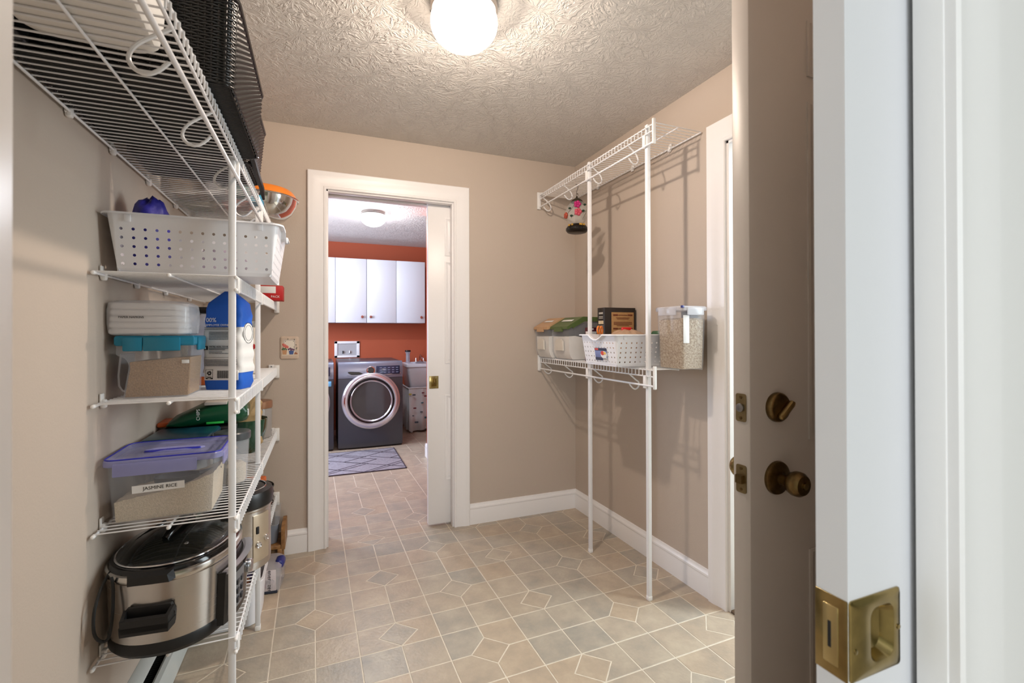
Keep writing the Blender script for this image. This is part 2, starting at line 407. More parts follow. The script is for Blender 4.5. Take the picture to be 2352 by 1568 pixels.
o = rest.build('more_tiles', TILE, floor, smooth=False); o['kind'] = 'stuff'
# ------------------------------------------------------------------ casings, jambs, baseboards
PROF = lambda w: [(0, 0), (0, .011), (.004, .014), (.012, .014), (.015, .0105), (.024, .0105), (.045, .013), (.066, .019), (.074, .0195), (w-.004, .0195), (w, .016), (w, 0)]
def casing(name, s0, s1, zt, w, fn, m=WHITE):
    """door casing swept round an opening; fn(s, z, t) -> world point, t = stand-off from the wall"""
    rings = []
    for (ss, sgn, top) in ((s0, -1, 0), (s0, -1, 1), (s1, 1, 1), (s1, 1, 0)):
        rings.append([fn(ss+sgn*a, (zt+a) if top else 0.0, t) for a, t in PROF(w)])
    return struct(MB().loft(rings).build(name, m, ang=25))
casing('trim_1', BX0+.004, BX1-.004, BZ-.004, .0985, lambda s, z, t: (s, YB-t, z))
casing('trim_2', DY0+.004, DY1-.004, DZ-.004, .098, lambda s, z, t: (XR-t, s, z))
casing('trim_3', NX0, NX1, NZ, .145, lambda s, z, t: (s, YW-t, z))
casing('trim_4', NX0, NX1, NZ, .09, lambda s, z, t: (s, YF+t*.8, z))
casing('trim_5', BX0+.004, BX1-.004, BZ-.004, .0985, lambda s, z, t: (s, YB2+.004+t, z))
def jamb(name, boxes):
    b = MB()
    for q in boxes: b.bbox(*q, b=.002)
    return struct(b.build(name, WHITE))
jamb('trim_6', [(BX0, BX0+.014, YB-.001, YB2, 0, BZ), (BX0, BX1, YB-.001, YB+.046, BZ-.014, BZ), (BX0, BX1, YB2-.046, YB2, BZ-.014, BZ), (BX1-.014, BX1, YB-.001, YB+.046, 0, BZ-.014), (BX1-.014, BX1, YB2-.046, YB2, 0, BZ-.014)])
jamb('trim_7', [(XR-.001, XR+T, DY1-.016, DY1, 0, DZ), (XR-.001, XR+T, DY0, DY0+.016, 0, DZ), (XR-.001, XR+T, DY0, DY1, DZ-.016, DZ), (XR+.055, XR+.075, DY1-.03, DY1-.016, 0, DZ-.016)])
jamb('trim_8', [(NX0, NX0+.012, YW, YF, 0, NZ), (NX1-.002, NX1+.012, YW-.001, YW+.029, 0, NZ), (NX1-.002, NX1+.012, YF-.041, YF, 0, NZ)])
struct(MB().bbox(XR+.0, XR+.13, DY0, DY1, -.0009, .012, .004).build('trim_9', mat('oak_threshold', (96, 74, 52), 0.5, noise=(50, .3)), smooth=True))
def baseboard(name, pts_fn, l0, l1):
    pr = [(0, 0), (.013, 0), (.013, .088), (.0125, .090), (.0125, .096), (.0145, .100), (.0135, .108), (.008, .116), (.006, .126), (0, .128)]
    rings = [[pts_fn(l, t, z) for t, z in pr] for l in (l0, l1)]
    return struct(MB().loft(rings).build(name, WHITE, ang=25))
baseboard('baseboard_back', lambda l, t, z: (l, YB-t, z), BX1+.0945, XR)
baseboard('baseboard_back_left', lambda l, t, z: (l, YB-t, z), XL, BX0-.0945)
baseboard('baseboard_right', lambda l, t, z: (XR-t, l, z), DY1+.094, YB)
baseboard('baseboard_laundry', lambda l, t, z: (.955-t, l, z), YB2+.03, 4.515)
baseboard('baseboard_laundry_end', lambda l, t, z: (l, 4.50+t, z), .94, 2.2)
# wall where the room is: taupe skin on the room side of the camera wall
struct(MB().box(XL, NX0-.09, YF, YF+.003, 0, ZC).box(NX1+.09, XR, YF, YF+.003, 0, ZC).box(NX0-.09, NX1+.09, YF, YF+.003, NZ+.09, ZC).build('wall_front_room_side', WALLM, smooth=False))
# ------------------------------------------------------------------ doors
def panel_door(name, x0, x1, y0, y1, z0, z1, cols, rows, m):
    """slab with recessed raised-field panels on both faces"""
    d = MB().bbox(x0, x1, y0, y1, z0, z1, .003).build(name, m)
    struct(d)
    for (a, b) in cols:
        for (c, e) in rows:
            q = MB()
            for ys, sg in ((y0, -1), (y1, 1)):
                # ogee frame standing slightly proud, then a raised field
                ring = lambda dd, off: [(a+dd, ys+sg*off, c+dd), (b-dd, ys+sg*off, c+dd), (b-dd, ys+sg*off, e-dd), (a+dd, ys+sg*off, e-dd)]
                q.loft([ring(0, -.001), ring(0, .0035), ring(.006, .005), ring(.013, .0022), ring(.02, .0015), ring(.03, .0055), ring(.036, .006)], False, True)
            q.build('panel', m, d, ang=20)
    return d
DOORM = mat('door_paint', (192, 186, 181), 0.42, bump=(45, .04))
d1 = panel_door('door_1', .615, 1.36, 2.853, 2.888, .012, 2.026, [(.722, .94), (1.03, 1.25)], [(1.69, 1.93), (1.012, 1.655), (.28, .815)], WHITE)
p = MB().bbox(.622, .680, 2.8495, 2.853, .858, .936, .0015).build('pull_plate', BRASSB, d1)
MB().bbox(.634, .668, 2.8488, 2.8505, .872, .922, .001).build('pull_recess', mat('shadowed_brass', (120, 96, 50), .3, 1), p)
MB().bbox(.654, .658, 2.8478, 2.8492, .876, .918, .0005).bbox(.640, .65, 2.8478, 2.8492, .89, .894, .0005).build('latch_trigger', BRASS, p)
b = MB()
for x, z in ((.628, .897), (.674, .897)): b.lathe([(.003, 0), (.003, -.0012), (.001, -.0016)], 8, (x, 2.8495, z), 'Y')
b.build('screw', BRASSB, p)
# outside door, standing open
EX0, EX1, EY0, EY1 = .868, 1.623, .742, .787
d2 = panel_door('door_2', EX0, EX1, EY0, EY1, .012, 2.03, [(1.052, 1.22), (1.30, 1.47)], [(1.80, 1.93), (.955, 1.74), (.22, .70)], DOORM)
def knob_at(z, par):
    k = MB().lathe([(.037, 0), (.0375, -.003), (.036, -.007), (.030, -.010), (.020, -.011), (.016, -.013)], 40, (EX0+.079, EY0, z), 'Y').build('rose', BRASS, par)
    MB().lathe([(.013, -.010), (.012, -.024), (.0135, -.030), (.0225, -.036), (.0268, -.046), (.0262, -.057), (.0205, -.065), (.012, -.0665), (.0075, -.066)], 40, (EX0+.079, EY0, z), 'Y').build('knob', BRASS, k)
    MB().lathe([(.0075, -.064), (.0075, -.0695), (.006, -.070)], 20, (EX0+.079, EY0, z), 'Y').build('turn_button', BRASSB, k)
    # far-side knob
    k2 = MB().lathe([(.037, 0), (.036, .007), (.030, .010), (.016, .013)], 32, (EX0+.079, EY1, z), 'Y').build('rose', BRASS, par)
    MB().lathe([(.013, .010), (.012, .024), (.0225, .036), (.0268, .046), (.0262, .057), (.0205, .065), (.010, .0665)], 32, (EX0+.079, EY1, z), 'Y').build('knob', BRASSB, k2)
knob_at(.878, d2)
b = MB().lathe([(.0325, 0), (.0335, -.003), (.0325, -.010), (.0295, -.0135), (.027, -.0145)], 40, (EX0+.079, EY0, 1.036), 'Y').build('deadbolt_rose', BRASS, d2)
tp = MB().bbox(-.0275, .0275, -.014, 0, -.0075, .0075, .006)
tp.xf(Matrix.Translation((EX0+.087, EY0-.0135, 1.031)) @ Matrix.Rotation(math.radians(-40), 4, 'Y'))
tp.build('thumb_turn', mat('worn_brass', (176, 152, 104), .3, 1, noise=(30, .2)), b)
for z, kind in ((1.036, 'bolt'), (.878, 'latch')):
    pl = MB().loft([[(EX0-.0018, y, zz) for (y, zz, _) in rrect((EY0+EY1)/2, z, .027, .062, .005, 0, 3)], [(EX0+.002, y, zz) for (y, zz, _) in rrect((EY0+EY1)/2, z, .027, .062, .005, 0, 3)]]).build(kind+'_plate', mat('dull_brass', (150, 132, 96), .38, 1, noise=(50, .2)), d2)
    if kind == 'bolt':
        MB().lathe([(.0095, .001), (.0095, -.0045), (.008, -.0055)], 20, (EX0-.0018, (EY0+EY1)/2, z), 'X').build('bolt', mat('bolt_steel', (140, 140, 142), .35, 1), pl)
    else:
        MB().prism([((EY0+EY1)/2-.008, z-.009), ((EY0+EY1)/2+.008, z-.009), ((EY0+EY1)/2+.008, z+.009), ((EY0+EY1)/2-.008, z+.009)], EX0-.0018, EX0-.011, 'X').build('latch', BRASS, pl)
    sb = MB()
    for dz in (-.023, .023): sb.lathe([(.0035, 0), (.0035, -.001), (.0015, -.0013)], 10, (EX0-.0018, (EY0+EY1)/2, z+dz), 'X')
    sb.build('screw', BRASS, pl)
# near pocket door with its edge pull
PKM = mat('pocket_door_paint', (226, 226, 230), .4, bump=(45, .03))
d3 = MB().box(.617, 1.30, .336, .371, .012, 2.026).box(.538, .571, .336, .371, .012, 2.026).box(.571, .617, .336, .371, .012, .828).box(.571, .617, .336, .371, .894, 2.026).box(.571, .617, .354, .371, .828, .894)
d3 = struct(d3.build('door_3', PKM, smooth=False))
zc0, zc1 = .816, .906
wp = MB()
wp.bbox(.5365, .538, .3355, .3715, zc0, zc1, .0006)
pe = wp.build('edge_plate', BRASSB, d3)
MB().bbox(.5355, .537, .3452, .3618, zc0+.012, zc1-.012, .0005).build('finger_plate', mat('pale_brass', (196, 180, 132), .3, 1), pe)
MB().bbox(.5352, .5364, .3525, .3565, zc0+.03, zc1-.03, .0004).build('finger_slot', INK, pe)
f_ = [(.0, .0), (.094, .0), (.094, .09), (0, .09)]
ring = lambda g, y, r: [(x, y, z) for (x, z, _) in rrect(.5835, (zc0+zc1)/2, .089-2*g, .090-2*g, r, 0, 4)]
cup = lambda g, y: [(x, y, z) for (x, z, _) in rrect(.594, (zc0+zc1)/2, .046-2*g, .066-2*g, .012, 0, 4)]
MB().loft([ring(0, .3362, .004), ring(0, .3345, .004), ring(.002, .333, .004), cup(0, .333), cup(.002, .3335), cup(.007, .346), cup(.016, .350)], False, True).build('cup_pull', BRASSB, d3)
b = MB()
for x, z in ((.6225, .861), (.546, .851)): b.lathe([(.003, 0), (.0028, -.001), (.001, -.0014)], 10, (x, .333, z), 'Y')
b.build('screw', BRASSB, d3)
# ------------------------------------------------------------------ ceiling lights
def shade_glass(name, col, e, clear=.62):
    """etched glass: glows, and lets the bulb inside shine through"""
    m = bpy.data.materials.new(name); m.use_nodes = True; nt = m.node_tree; L = nt.links.new
    nt.nodes.remove(nt.nodes['Principled BSDF'])
    em = nt.nodes.new('ShaderNodeEmission'); em.inputs[0].default_value = col+(1,); em.inputs[1].default_value = e/(1-clear)
    tr = nt.nodes.new('ShaderNodeBsdfTransparent'); mx = nt.nodes.new('ShaderNodeMixShader'); mx.inputs[0].default_value = clear
    L(em.outputs[0], mx.inputs[1]); L(tr.outputs[0], mx.inputs[2]); L(mx.outputs[0], nt.nodes['Material Output'].inputs['Surface'])
    return m
def bulb(loc, watts, col, r, par):
    d = bpy.data.lights.new('bulb', 'POINT'); d.energy = watts; d.color = col; d.shadow_soft_size = r
    o = bpy.data.objects.new('bulb', d); COL.objects.link(o); o.parent = par; o.location = loc
def ceiling_light(loc, label, glass_m, r, drop, style):
    t = thing('ceiling_light', label, 'ceiling light', loc)
    nick = mat('satin_nickel', (196, 188, 182), .3, 1)
    if style == 'mushroom':
        MB().lathe([(r*.98, 0), (r*1.0, -.004), (r*1.0, -.030), (r*.97, -.036), (r*.93, -.037)], 48).build('canopy', nick, t)
        MB().lathe([(r*.88, -.030), (r*.93, -.042), (r*.985, -.056), (r, -.074), (r*.97, -.094), (r*.88, -.114), (r*.70, -.135), (r*.46, -.150), (r*.2, -.157), (.001, -.158)], 48).build('glass_shade', glass_m, t)
        for k in range(3):
            a = k*2*PI/3+.6
            MB().lathe([(.004, 0), (.0045, .004), (.002, .007)], 8, (r*1.0*math.cos(a), r*1.0*math.sin(a), -.024)).build('screw', BLACKP, t)
    else:
        b = MB()
        for k in range(3): b.lathe([(r*.86-.004*k, -.012*k), (r*.9, -.012*k-.003), (r*.9, -.012*k-.009), (r*.86, -.012*k-.0115)], 48)
        b.build('canopy', nick, t)
        MB().lathe([(r*.90, -.034), (r*.985, -.040), (r, -.050), (r*.96, -.072), (r*.82, -.100), (r*.58, -.124), (r*.28, -.137), (.001, -.140)], 48).build('glass_shade', glass_m, t)
    return t
t = ceiling_light((.462, 1.545, ZC), 'white mushroom glass ceiling light on the pantry ceiling', shade_glass('lit_glass_warm', FIX_C, FIX_E), .1165, .158, 'mushroom')
bulb((0, 0, -.047), FIX_W, FIX_C, .030, t)
t = ceiling_light((.455, 4.53, ZC), 'small glass ceiling light with ringed base in the laundry room', shade_glass('lit_glass_cool', LAU_C, LAU_E), .122, .14, 'ringed')
bulb((0, 0, -.060), LAU_W, LAU_C, .034, t)
# ------------------------------------------------------------------ wire shelves
def wire_shelf(label, x_back, x_front, y0, y1, z, lip, group, rod=None, loops=(), clips=(), far_bracket=True, near_plate=False, caps=True, mids=(.5,), pitch=.0254, lower_mid=True):
    """ventilated shelf along Y; z = top of the wires"""
    sg = 1 if x_front > x_back else -1; D = abs(x_front-x_back)
    t = thing('wire_shelf', label, 'shelf', (x_back, y0, z), 0, group)
    r = .0019; n = int((y1-y0-.006)/pitch)
    X = lambda v: sg*v
    wm = MB().tube([(X(-.001), 0, -r), (X(D-.004), 0, -r), (X(D), 0, -r-.003), (X(D), 0, -lip)], r, 6).build('wire', WIRE, t)
    wm.location = (0, .004, 0)
    for k in range(1, n+1):
        o = wm.copy(); COL.objects.link(o); o.parent = t; o.location = (0, .004+k*pitch*(y1-y0-.008)/(n*pitch), 0)
    Lh = y1-y0; R = .0033
    def rail(name, v, zz, rr=R, a=0.0, b=None):
        MB().tube([(X(v), a, zz), (X(v), b if b is not None else Lh, zz)], rr, 10).build(name, WIRE, t)
    rail('back_rail', 0, -2*r-R*.8)
    for m_ in mids: rail('middle_rail', D*m_, -2*r-R*.8, .003)
    rail('front_rail', D-R-r*.5, -2*r-R*.6); rail('lip_rail', D-R-r*.5, -lip)
    if rod is not None:
        rail('hang_rod', D-R, -rod, .0048)
        for yl in loops:
            p = [(D-.004, -lip+.001), (D-.022, -lip-.012), (D-.048, -lip-.032), (D-.060, -rod+.002), (D-.063, -rod-.014), (D-.055, -rod-.027), (D-.040, -rod-.032), (D-.024, -rod-.024), (D-.009, -rod-.007)]
            q = []
            for i in range(len(p)-1):            # smooth the loop
                for s_ in (0, .34, .67):
                    p0, p1, p2, p3 = p[max(i-1, 0)], p[i], p[i+1], p[min(i+2, len(p)-1)]
                    q.append(tuple(.5*((2*p1[k])+(-p0[k]+p2[k])*s_+(2*p0[k]-5*p1[k]+4*p2[k]-p3[k])*s_**2+(-p0[k]+3*p1[k]-3*p2[k]+p3[k])*s_**3) for k in (0, 1)))
            q.append(p[-1])
            MB().tube([(X(v), yl-y0, zz) for v, zz in q], .0036, 8).build('hanger_loop', WIRE, t)
    if caps:
        for v, zz in [(0, -2*r-R*.8), (D-R-r*.5, -2*r-R*.6), (D-R-r*.5, -lip)]+[(D*m_, -2*r-R*.8) for m_ in mids]+([(D-R, -rod)] if rod else []):
            MB().lathe([(.001, -.008), (.0040, -.0065), (.0055, -.002), (.0052, .004), (.0046, .012)], 12, (X(v), 0, zz), 'Y').build('end_cap', CAPM, t)
    for yc in clips:
        c = MB().bbox(min(X(-.0095), X(.004)), max(X(-.0095), X(.004)), yc-y0-.009, yc-y0+.009, -.020, .004, .004)
        c.bbox(min(X(-.0095), X(-.0045)), max(X(-.0095), X(-.0045)), yc-y0-.011, yc-y0+.011, -.012, .020, .003)
        c.build('wall_clip', CAPM, t)
    if far_bracket:
        low = -(rod if rod else lip)-.014
        b = MB().bbox(X(D)-.013, X(D)+.013, Lh, Lh+.012, low, .014, .003)
        b.bbox(min(X(D-.012), X(D-.04)), max(X(D-.012), X(D-.04)), Lh+.002, Lh+.012, -.004, .016, .002)
        b.build('end_bracket', CAPM, t)
        MB().lathe([(.004, 0), (.004, -.001), (.002, -.002)], 8, (X(D-.026), Lh+.002, .006), 'Y').build('screw', GREYINK, t)
    if near_plate:
        MB().bbox(X(D)-.008, X(D)+.008, -.006, .004, -rod-.012, .014, .003).build('end_plate', CAPM, t)
    return t
GL = 'white wire shelves along the left wall'
XB, XF = XL+.011, -.225
YEND = YB-.014
LV = {1: 1.740, 2: 1.371, 3: 1.0190, 4: .6780, 5: .332}
YN = 1.528
wire_shelf('highest wire shelf on the left, with hanging rod and loops', XB, XF, .50, YEND, LV[1], .032, GL, rod=.082, loops=(.915, 1.225, 1.555, 1.90, 2.2, 2.5), clips=(.75, 1.085, 1.41, 1.66, 1.96, 2.28, 2.6))
wire_shelf('second wire shelf down on the left, under the white basket', XB, XF, YN, YEND, LV[2], .042, GL, clips=(1.60, 1.85, 2.15, 2.5))
wire_shelf('middle wire shelf on the left, under the blue flour bag', XB, XF, YN, YEND, LV[3], .042, GL, clips=(1.60, 1.95, 2.3, 2.6))
wire_shelf('wire shelf on the left carrying the labelled rice tub', XB, XF, YN, YEND, LV[4], .042, GL, clips=(1.60, 1.95, 2.3, 2.6))
wire_shelf('lowest wire shelf on the left, under the slow cooker', XB, XF, YN, YEND, LV[5], .042, GL, clips=(1.60, 1.95, 2.3, 2.6))
GRt = 'white wire shelves on the right wall'
RB, RF = XR-.011, 1.352
RZ1, RZ2, RY0 = 2.128, 1.042, 1.640
wire_shelf('upper white wire shelf on the right wall, holding the hanging feeder', RB, RF, RY0, YEND, RZ1, .034, GRt, rod=.086, loops=(1.83, 2.14, 2.46, 2.74), clips=(1.85, 2.15, 2.5), near_plate=True, caps=False)
wire_shelf('lower white wire shelf on the right wall, under the oats', RB, RF, RY0, YEND, RZ2, .034, GRt, rod=.076, loops=(1.83, 2.14, 2.46, 2.74), clips=(1.85, 2.15, 2.5), near_plate=True, caps=False)
# ------------------------------------------------------------------ posts
def post(label, x, y, top, clips, sg, group):
    t = thing('shelf_post', label, 'post', (x, y, 0), 0, group)
    h = .0088
    MB().bbox(-h, h, -h, h, .012, top, .0015).build('upright', POST, t)
    MB().bbox(-h-.0012, h+.0012, -h-.0012, h+.0012, 0, .020, .002).build('foot', CAPM, t)
    MB().bbox(-h, h, -h, h, top, top+.004, .002).build('top_cap', CAPM, t)
    for z, hh in clips:
        MB().bbox(min(sg*h, sg*(h+.009)), max(sg*h, sg*(h+.009)), -.002 if sg > 0 else -.002, .017, z-hh, z-.004, .002).build('shelf_clip', CAPM, t)
    return t
GPo = 'white square shelf support posts'
lc = [(LV[k], .05) for k in (2, 3, 4, 5)]
post('nearest white post of the left shelves, in front of the slow cooker', -.241, 1.545, 1.715, lc+[(LV[1]-.03, .055)], 1, GPo)
post('second white post of the left shelves, beyond the rice tub', -.241, 2.128, 1.715, lc+[(LV[1]-.03, .055)], 1, GPo)
post('nearer of the two white posts under the right shelves', 1.371, 1.705, 2.138, [(RZ1-.032, .06), (RZ2-.03, .06)], -1, GPo)
post('farther of the two white posts under the right shelves', 1.371, 2.195, 2.138, [(RZ1-.032, .06), (RZ2-.03, .06)], -1, GPo)
# ------------------------------------------------------------------ containers
def tub(mb, w, d, h, r, taper=.9, th=.002, z0=0.0):
    """open-topped tapered tub centred on the origin, outer and inner skin"""
    q = lambda k, g, z: rrect(0, 0, w*k-2*g, d*k-2*g, r, z, 4)
    mb.loft([q(taper-.04, 0, z0), q(taper-.01, 0, z0+.002), q(taper, 0, z0+.008), q(1, 0, z0+h), q(1, th, z0+h), q(taper, th, z0+.009), q(taper-.05, th, z0+.003)])
    return mb
def holed_basket(label, loc, rotz, L, Wd, H, hl, hw, group, hr=.0043, sticker=False):
    """white plastic bin with rows of round holes; long sides along local X, handles on the short ends"""
    t = thing('plastic_basket', label, 'basket', loc, rotz, group)
    rc = .020
    stations = []                                   # (x, y, nx, ny, side, cell index)
    def side(p0, p1, nrm, n, tagc):
        for k in range(n+1):
            s = k/n; stations.append(((p0[0]+(p1[0]-p0[0])*s), (p0[1]+(p1[1]-p0[1])*s), nrm, (tagc, k) if k < n else None))
    a, b = L/2, Wd/2
    corners = [(a-rc, -b+rc, -PI/2), (a-rc, b-rc, 0), (-a+rc, b-rc, PI/2), (-a+rc, -b+rc, PI)]
    side((-a+rc, -b), (a-rc, -b), (0, -1), hl, 'L')
    def corner(c):
        for k in range(1, 8):
            an = c[2]+PI/2*k/8; stations.append((c[0]+rc*math.cos(an), c[1]+rc*math.sin(an), (math.cos(an), math.sin(an)), None))
    corner(corners[0]); side((a, -b+rc), (a, b-rc), (1, 0), hw, 'S'); corner(corners[1])
    side((a-rc, b), (-a+rc, b), (0, 1), hl, 'L'); corner(corners[2]); side((-a, b-rc), (-a, -b+rc), (-1, 0), hw, 'S'); corner(corners[3])
    zs = [.006, .016]+[.016+.0240*k for k in range(1, 6)]
    zs = [z*H/.165 for z in zs]
    def rim(i):
        x, y, n, c = stations[i]
        if abs(n[0]) > .99:
            u = abs(y)/.046
            if u < 1: return H-.024*math.sqrt(1-u*u)*1.0
        return H
    def P(i, z):
        x, y, n, c = stations[i % len(stations)]
        k = (1-z/H)
        off = -.024*k-(.012*max(0, 1-z/.012)**2)
        return (x+n[0]*off, y+n[1]*off, z)
    m = MB(); N = len(stations)
    for i in range(N):
        j = (i+1) % N
        top_i, top_j = rim(i), rim(j)
        for k in range(len(zs)-1):
            q = [P(i, zs[k]), P(j, zs[k]), P(j, zs[k+1]), P(i, zs[k+1])]
            cell = stations[i][3]
            if cell and k >= 1:
                V = [Vector(p) for p in q]; c = (V[0]+V[1]+V[2]+V[3])/4
                ex, ez = (V[1]-V[0]).normalized(), (V[3]-V[0]).normalized()
                inner = [c+(ex*math.cos(-3*PI/4+2*PI*s/8)+ez*math.sin(-3*PI/4+2*PI*s/8))*hr for s in range(8)]
                m.add(V+inner, [f for s in range(4) for f in ((s, (s+1) % 4, 4+(2*s+1) % 8), (s, 4+(2*s+1) % 8, 4+2*s), ((s+1) % 4, 4+(2*s+2) % 8, 4+(2*s+1) % 8))])
            else: m.add(q, [(0, 1, 2, 3)])
        prev_i, prev_j = P(i, zs[-1]), P(j, zs[-1])
        for f_ in (.5, 1.0):
            zi, zj = zs[-1]+(top_i-zs[-1])*f_, zs[-1]+(top_j-zs[-1])*f_
            ni, nj = P(i, zi), P(j, zj)
            m.add([prev_i, prev_j, nj, ni], [(0, 1, 2, 3)]); prev_i, prev_j = ni, nj
        # flared rim
        fl = lambda k, o, dz, tp: (stations[k % N][0]+stations[k % N][2][0]*o, stations[k % N][1]+stations[k % N][2][1]*o, tp+dz)
        for o, dz in ((.008, .002), (.013, .0015), (.0135, -.003)):
            ni, nj = fl(i, o, dz, top_i), fl(j, o, dz, top_j)
            m.add([prev_i, prev_j, nj, ni], [(0, 1, 2, 3)]); prev_i, prev_j = ni, nj
    m.add([P(i, zs[0]) for i in range(N)], [tuple(range(N))[::-1]])
    # floor fillet
    o = m.build('basket_body', PLASW, t, ang=50)
    import bmesh
    bm = bmesh.new(); bm.from_mesh(o.data); bmesh.ops.remove_doubles(bm, verts=bm.verts, dist=.0003); bmesh.ops.recalc_face_normals(bm, faces=bm.faces); bm.to_mesh(o.data); bm.free()
    o.data.polygons.foreach_set('use_smooth', [False]*len(o.data.polygons))
    sd = o.modifiers.new('wall', 'SOLIDIFY'); sd.thickness = .0016; sd.offset = 0
    tb = MB()
    for x in (-a+.05, a-.05):
        for y, s_ in ((-b, -1), (b, 1)): tb.bbox(x-.008, x+.008, y-.003 if s_ < 0 else y-.001, y+.001 if s_ < 0 else y+.003, H-.022, H-.001, .004)
    tb.build('rim_lug', PLASW, t)
    return t
GB = 'white perforated plastic baskets'
b1 = holed_basket('white holed plastic basket on the second left shelf, blue bag inside', (-.335, 1.727, LV[2]+.001), 0, .425, .31, .163, 14, 10, GB)
b2 = holed_basket('white holed basket with a blue food sticker on the right shelf', (1.424, 1.893, RZ2+.001), 0, .405, .305, .150, 13, 11, GB)
# crumpled blue bag in the left basket
def blob(mb, c, sx, sy, sz, amp, seed, n=28, m=16, fold=5):
    rnd = random.Random(seed); ph = [rnd.uniform(0, 6.28) for _ in range(8)]
    rings = []
    for i in range(1, m):
        th = PI*i/m; ring = []
        for k in range(n):
            a = 2*PI*k/n
            r = 1+amp*(math.sin(fold*a+ph[0]+3*th)+.6*math.sin((fold+3)*a+ph[1]-5*th)+.5*math.sin(7*th+ph[2]+2*a)+.4*math.sin(13*a+ph[3]))
            ring.append((c[0]+sx*r*math.sin(th)*math.cos(a), c[1]+sy*r*math.sin(th)*math.sin(a), c[2]-sz*r*math.cos(th)))
        rings.append(ring)
    return mb.loft(rings)
BLUEB = mat('blue_nylon', (44, 42, 142), .45, bump=(60, .3))
tag(blob(MB(), (0, 0, .118), .055, .07, .118, .045, 3, 28, 16, 3).build('cloth_bag', BLUEB, loc=(-.483, 1.72, LV[2]+.010), ang=80), 'crumpled royal blue bag poking out of the left white basket', 'bag')
tag(blob(MB(), (0, 0, .05), .07, .08, .05, .06, 9).build('clear_wrapping', mat('lilac_plastic_bag', (190, 180, 200), .3, alpha=.6), loc=(-.30, 1.745, LV[2]+.010), ang=80), 'crinkled pale plastic bag down inside the left white basket', 'bag')
# ------------------------------------------------------------------ middle shelf: tan sugar tub, napkins, flour
z3 = LV[3]+.0005
TEAL = mat('teal_plastic', (24, 128, 160), .35)
SUGAR = mat('brown_sugar', (182, 146, 106), .9, noise=(260, .28), bump=(300, .8))
t = thing('storage_container', 'clear scoop container of brown sugar with a teal snap lid', 'container', (-.446, 1.695, z3)); t.scale = (.93, 1.04, 1.05)
out = [(-.082, 0), (.085, 0), (.088, .006), (.094, .142), (-.100, .142), (-.100, .118), (-.092, .113), (-.078, .108), (-.071, .098), (-.068, .085)]
sh = lambda g: [(x*(1-g/.09), .001+z*(1-g/.16)) for x, z in out]
MB().prism(sh(0), -.070, .070, 'Y').build('container_body', CLEARB, t, ang=30)
ins = [(-.079, .003), (.083, .003), (.090, .109), (.05, .108), (0, .103), (-.067, .098), (-.066, .08)]
MB().prism(ins, -.0665, .0665, 'Y').build('sugar', SUGAR, t)
MB().loft([[(x, y, z) for x, z in [(-.098, .120), (-.104, .06), (-.102, .032), (-.092, .017), (-.074, .012), (-.074, .017), (-.090, .022), (-.097, .034), (-.099, .06), (-.093, .118)]] for y in (-.05, .05)]).build('grip', mat('milky_clear', (206, 208, 216), .25, alpha=.5), t)
lid = MB().bbox(-.106, .103, -.074, .074, .142, .170, .006).build('lid', TEAL, t)
MB().bbox(-.082, -.032, -.080, -.072, .128, .166, .003).build('snap_tab', TEAL, lid); MB().bbox(-.031, .066, -.080, -.072, .128, .166, .003).build('snap_tab', TEAL, lid); MB().bbox(.1, .108, -.04, .04, .128, .166, .003).build('snap_tab', TEAL, lid)
MB().bbox(.068, .088, -.0712, -.0695, .092, .102, .0005).build('sticker', PAPERW, t)
FILM = mat('packing_film', (238, 238, 242), .18, alpha=.45)
t = thing('napkin_pack', 'plastic-wrapped pack of white napkins on the teal lid', 'napkins', (-.465, 1.700, z3+.1795)); t.scale = (1.04, 1.04, 1.03)
for k in range(5):
    MB().bbox(-.090+.001*k, .074-.002*k, -.074, .066, .002+.0175*k, .0192+.0175*k, .006).build('napkin_stack', mat('white_tissue', (232, 230, 230), .9, bump=(90, .15)), t)
fm = MB(); 
q = lambda s, z, r: rrect(0.0, -.004, .190*s, .158*s, r, z, 5)
fm.loft([q(.90, 0.0005, .02), q(.985, .006, .025), q(1.0, .03, .02), q(1.005, .07, .02), q(.985, .090, .025), q(.88, .097, .04), q(.5, .1, .05)])
fm.build('wrapper', FILM, t)
text('PAPER NAPKINS', .008, INK, t, (-.035, -.0842, .050), FACE_NEAR, 'print')
# blue flour bag, white labels
BLUE = mat('blue_paper', (24, 98, 206), .6, bump=(26, .5))
t = thing('flour_bag', 'blue and white paper flour bag with printed text behind the near post', 'flour bag', (-.289, 1.800, z3), math.radians(-20)); t.scale = (1.04, 1.04, 1.045)
def bag_rings(w, d, h, gus=.008, top=.62):
    R_ = []
    for f, sw, sd in ((0, .93, .93), (.02, 1, 1), (.12, 1.02, 1.05), (.3, 1.0, 1.04), (.52, .98, 1.02), (.70, .985, .98), (.86, .96, .93), (.93, .64, .55), (1.0, .26, .12)):
        R_.append((f*h, w*sw, d*sd))
    return R_
def bag(rings, f0, f1, grow=0.0, n=4, wr=.0018, seed=1):
    rnd = random.Random(seed); out = []
    H_ = rings[-1][0]
    zz = [f0+(f1-f0)*k/16 for k in range(17)]
    for f in zz:
        z = f*H_
        for k in range(len(rings)-1):
            if rings[k][0] <= z+1e-9 <= rings[k+1][0]+1e-6:
                a = (z-rings[k][0])/(rings[k+1][0]-rings[k][0]); w = rings[k][1]*(1-a)+rings[k+1][1]*a; d = rings[k][2]*(1-a)+rings[k+1][2]*a; break
        r = rrect(0, 0, w+2*grow, d+2*grow, .014, z, n)
        out.append([(x+wr*math.sin(37*z*4+x*60+seed), y+wr*math.sin(29*z*4+x*80+seed*2), z_) for x, y, z_ in r])
    return out
FR = bag_rings(.118, .082, .312)
